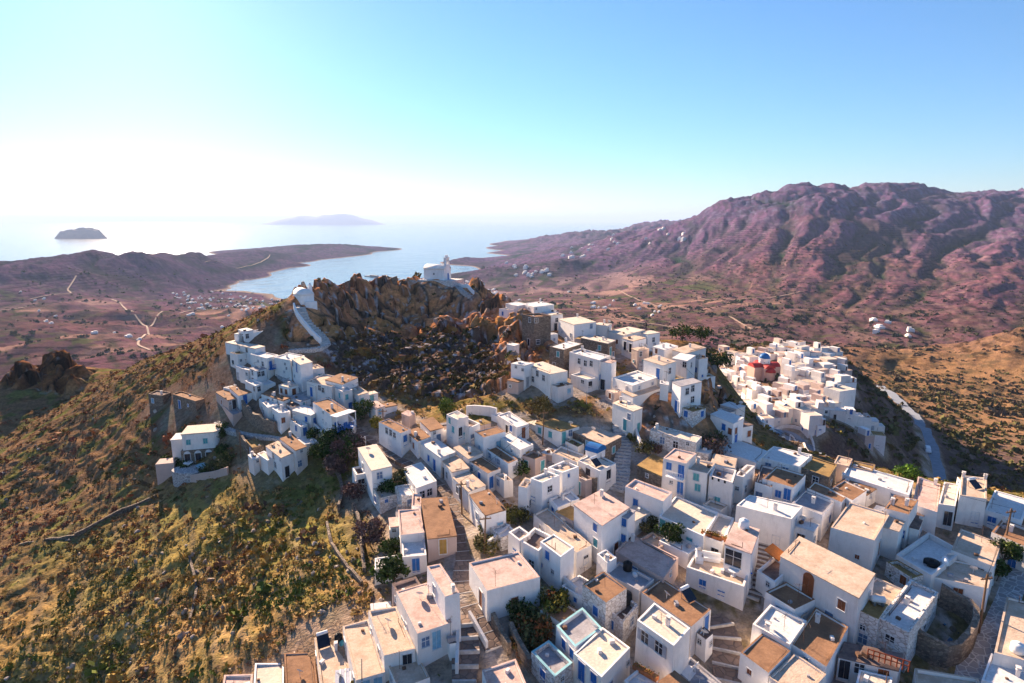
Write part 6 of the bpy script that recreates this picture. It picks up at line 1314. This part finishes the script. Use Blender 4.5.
M_FARW = mat('far_limewash', (.80, .77, .74), .9, .1, .1)
FH = random.Random(4); fh_me = []
for k in range(5):
    mb = MB(); w, d, h = FH.uniform(4, 7), FH.uniform(4, 6), FH.uniform(3, 5.5); mb.prism([np.array(p) for p in ((-w, -d), (w, -d), (w, d), (-w, d))], -4, h); mb.prism([np.array(p) for p in ((-w * .2, -d * .9), (w * .9, -d * .9), (w * .9, d * .3), (-w * .2, d * .3))], h, h + FH.uniform(1.5, 2.8))
    me = bpy.data.meshes.new('far_house'); me.from_pydata(mb.v, [], mb.f); me.materials.append(M_FARW); fh_me.append(me)
def far_houses(n, poly, label, group, smin=.8, smax=1.5):
    k = 0; tries = 0; xs_ = [p[0] for p in poly]; ys_ = [p[1] for p in poly]
    while k < n and tries < n * 40:
        tries += 1; x = FH.uniform(min(xs_), max(xs_)); y = FH.uniform(min(ys_), max(ys_))
        if not in_poly(np.array([x]), np.array([y]), poly)[0]: continue
        P = hit(x, y, zmin=330, zmax=6500)
        if P[2] < .6: continue
        o = link('distant_house', FH.choice(fh_me)); s = FH.uniform(smin, smax); o.location = (P[0], P[1], float(hz_(P[0], P[1]))); o.scale = (s, s * FH.uniform(.7, 1.2), s); o.rotation_euler = (0, 0, FH.uniform(0, 3.1)); tag(o, label, 'house', group); k += 1
far_houses(110, [(170,290),(230,292),(280,300),(290,318),(220,315),(180,305)], 'tiny white house on the green plain behind the beach', 'houses of the beach plain', .45, .75)
far_houses(85, [(440,282),(470,278),(500,290),(520,302),(470,300)], 'tiny white house of the harbour town beyond the castle', 'houses of the harbour town', .5, 1.0)
far_houses(14, [(505,262),(545,268),(560,274),(515,282)], 'tiny white house on the purple hill above the harbour', 'houses of the purple hill', 1, 1.8)
far_houses(24, [(545,250),(680,228),(690,238),(560,262)], 'tiny white speck of a house on the far headland', 'houses of the far headland', 1, 2)
far_houses(16, [(560,290),(660,300),(680,320),(590,310)], 'small white farmhouse on the plain at the mountain foot', 'farmhouses of the plain', .5, .9)
far_houses(12, [(0,292),(20,292),(70,305),(150,345),(60,340)], 'white farmhouse scattered in the brown valley by the dirt tracks', 'farmhouses of the brown valley', .45, .8)
far_houses(6, [(868,318),(915,318),(910,335),(868,332)], 'white house at the quarry spot at the mountain foot', 'houses at the mountain foot', .6, 1.0)
far_houses(10, [(175,316),(300,316),(280,330),(200,332)], 'white house along the valley road under the ridge', 'houses under the ridge', .5, .8)
# pier, islands
a = at_level(366, 276, 0); b = at_level(398, 279, 0); mb = MB(); d_ = b - a; L = np.linalg.norm(d_); d_ /= L; nrm = np.array([-d_[1], d_[0], 0]); mb.obox((a + b) / 2, d_ * L / 2, nrm * 9, (0, 0, 2.2)); mb.obox(a + d_ * 60 + (0, 0, 4), d_ * 25, nrm * 6, (0, 0, 3)); tag(mb.build('pier', mat('pier_concrete', (.3, .29, .28), .9, .2, .1)), 'dark pier reaching into the bay', 'pier')
def island(name, x0, x1, yb, peaks, label=None):
    A = at_level(x0, yb, 0); B = at_level(x1, yb, 0); n = 70; m = 16; V = []; Wd = np.linalg.norm(B - A); dn = (A + B) / 2; dn = dn / np.linalg.norm(dn)
    px_, pz_ = zip(*peaks)
    for j in range(m):
        t = j / (m - 1) * 2 - 1
        for i in range(n):
            s = i / (n - 1); h = np.interp(s, px_, pz_) * (1 - t * t) ** .7 * (1 + .22 * float(fbm(np.array(s * 9 + x0), np.array(t * 2.), 4))) - (3 if abs(t) > .97 else 0); p = A * (1 - s) + B * s + dn * t * Wd * .22; V.append((p[0], p[1], h))
    mb = MB(); mb.add(V, [(j * n + i, j * n + i + 1, (j + 1) * n + i + 1, (j + 1) * n + i) for j in range(m - 1) for i in range(n - 1)]); o = mb.build(name, M_ISL, None, True); tag(o, kind='structure')
M_ISL = mat('island_ground', (.15, .10, .08), .95, .4, .01, bump=.5, bscale=.03)
zsc = lambda Z, dpx: Z * dpx / 600
Zi = at_level(80, 239, 0)[1]; island('island', 54, 108, 238.5, [(0, 0), (.12, zsc(Zi, 7)), (.35, zsc(Zi, 9)), (.6, zsc(Zi, 11)), (.85, zsc(Zi, 9)), (1, 0)])
Zi = at_level(320, 226, 0)[1]; island('far_island', 262, 385, 224.5, [(0, 0), (.15, zsc(Zi, 6)), (.3, zsc(Zi, 11)), (.45, zsc(Zi, 10)), (.62, zsc(Zi, 14)), (.75, zsc(Zi, 11)), (.9, zsc(Zi, 5)), (1, 0)])
for nm, pts in (('dirt_track', [(76,275),(66,286),(72,290),(58,297),(30,300)]), ('dirt_track', [(112,303),(121,307),(135,317),(146,321),(148,327),(141,338),(137,345),(150,352)]), ('dirt_track', [(147,322),(158,317),(170,312),(190,309),(215,306)]),
                ('dirt_track', [(618,289),(628,296),(640,300),(660,306),(690,309)]), ('dirt_track', [(728,316),(738,322),(752,329)]), ('dirt_track', [(205,262),(240,268),(262,262),(270,255)]),
                ('dirt_track', [(690,330),(640,322),(600,317),(560,318)]), ('dirt_track', [(0,312),(40,309),(80,305)]), ('dirt_track', [(700,298),(760,300),(800,292)])):
    P = [hit(*p, zmin=330, zmax=6500) for p in pts]; dist = np.linalg.norm(P[0]); ribbon(nm, P, 2.2 + dist * .0007, [M_DIRT, M_DIRT], 14, 0, lift=.5 + dist * .0006, zfun=hz_)
# ---------------------------------------------------------------- light, sky, air
SUN_EL, SUN_AZ = math.radians(21), math.radians(-30.5)
sdir = np.array([math.sin(SUN_AZ) * math.cos(SUN_EL), math.cos(SUN_AZ) * math.cos(SUN_EL), math.sin(SUN_EL)])
sun_d = bpy.data.lights.new('sun', 'SUN'); sun_d.energy = 5.0; sun_d.angle = math.radians(.5); sun_d.color = (1.0, .76, .54)
sun = bpy.data.objects.new('sun', sun_d); COL.objects.link(sun)
from mathutils import Vector
sun.rotation_euler = Vector(sdir).to_track_quat('Z', 'Y').to_euler(); sun.location = (-200, 200, 600)
W = bpy.data.worlds.new("World"); SC.world = W; W.use_nodes = True; wn = W.node_tree
sky = wn.nodes.new('ShaderNodeTexSky'); sky.sky_type = 'NISHITA'; sky.sun_disc = False; sky.sun_elevation = SUN_EL; sky.sun_rotation = SUN_AZ
sky.altitude = 300; sky.air_density = 1.2; sky.dust_density = .17; sky.ozone_density = 7.5
wn.links.new(sky.outputs['Color'], wn.nodes['Background'].inputs['Color']); wn.nodes['Background'].inputs['Strength'].default_value = .055
SC.view_settings.view_transform = 'Standard'; SC.view_settings.look = 'None'; SC.view_settings.exposure = 1.78; SC.view_settings.gamma = 1
SC.view_settings.use_white_balance = False; SC.view_settings.white_balance_temperature = 7000; SC.view_settings.white_balance_tint = 2
SC.render.engine = 'CYCLES'; SC.cycles.use_denoising = True
try: SC.cycles.denoiser = 'OPENIMAGEDENOISE'
except Exception: pass
SC.cycles.max_bounces = 6; SC.cycles.diffuse_bounces = 4; SC.cycles.glossy_bounces = 2; SC.cycles.transparent_max_bounces = 8; SC.cycles.volume_bounces = 0
SC.cycles.use_adaptive_sampling = True; SC.cycles.adaptive_threshold = .015; SC.cycles.sample_clamp_indirect = 6
SC.cycles.caustics_reflective = False; SC.cycles.caustics_refractive = False
HAZE = 0.42e-4
hz = MB(); hz.obox((0, 40000, 298), (60000, 0, 0), (0, 44000, 0), (0, 0, 360)); 
hm = bpy.data.materials.new('haze'); hm.use_nodes = True; hn = hm.node_tree; hn.nodes.clear()
out = hn.nodes.new('ShaderNodeOutputMaterial'); pv = hn.nodes.new('ShaderNodeVolumePrincipled'); pv.inputs['Color'].default_value = (.50, .66, 1.0, 1); pv.inputs['Density'].default_value = HAZE
pv.inputs['Anisotropy'].default_value = .1
hn.links.new(pv.outputs[0], out.inputs['Volume'])
if HAZE: tag(hz.build('haze', hm), kind='stuff')
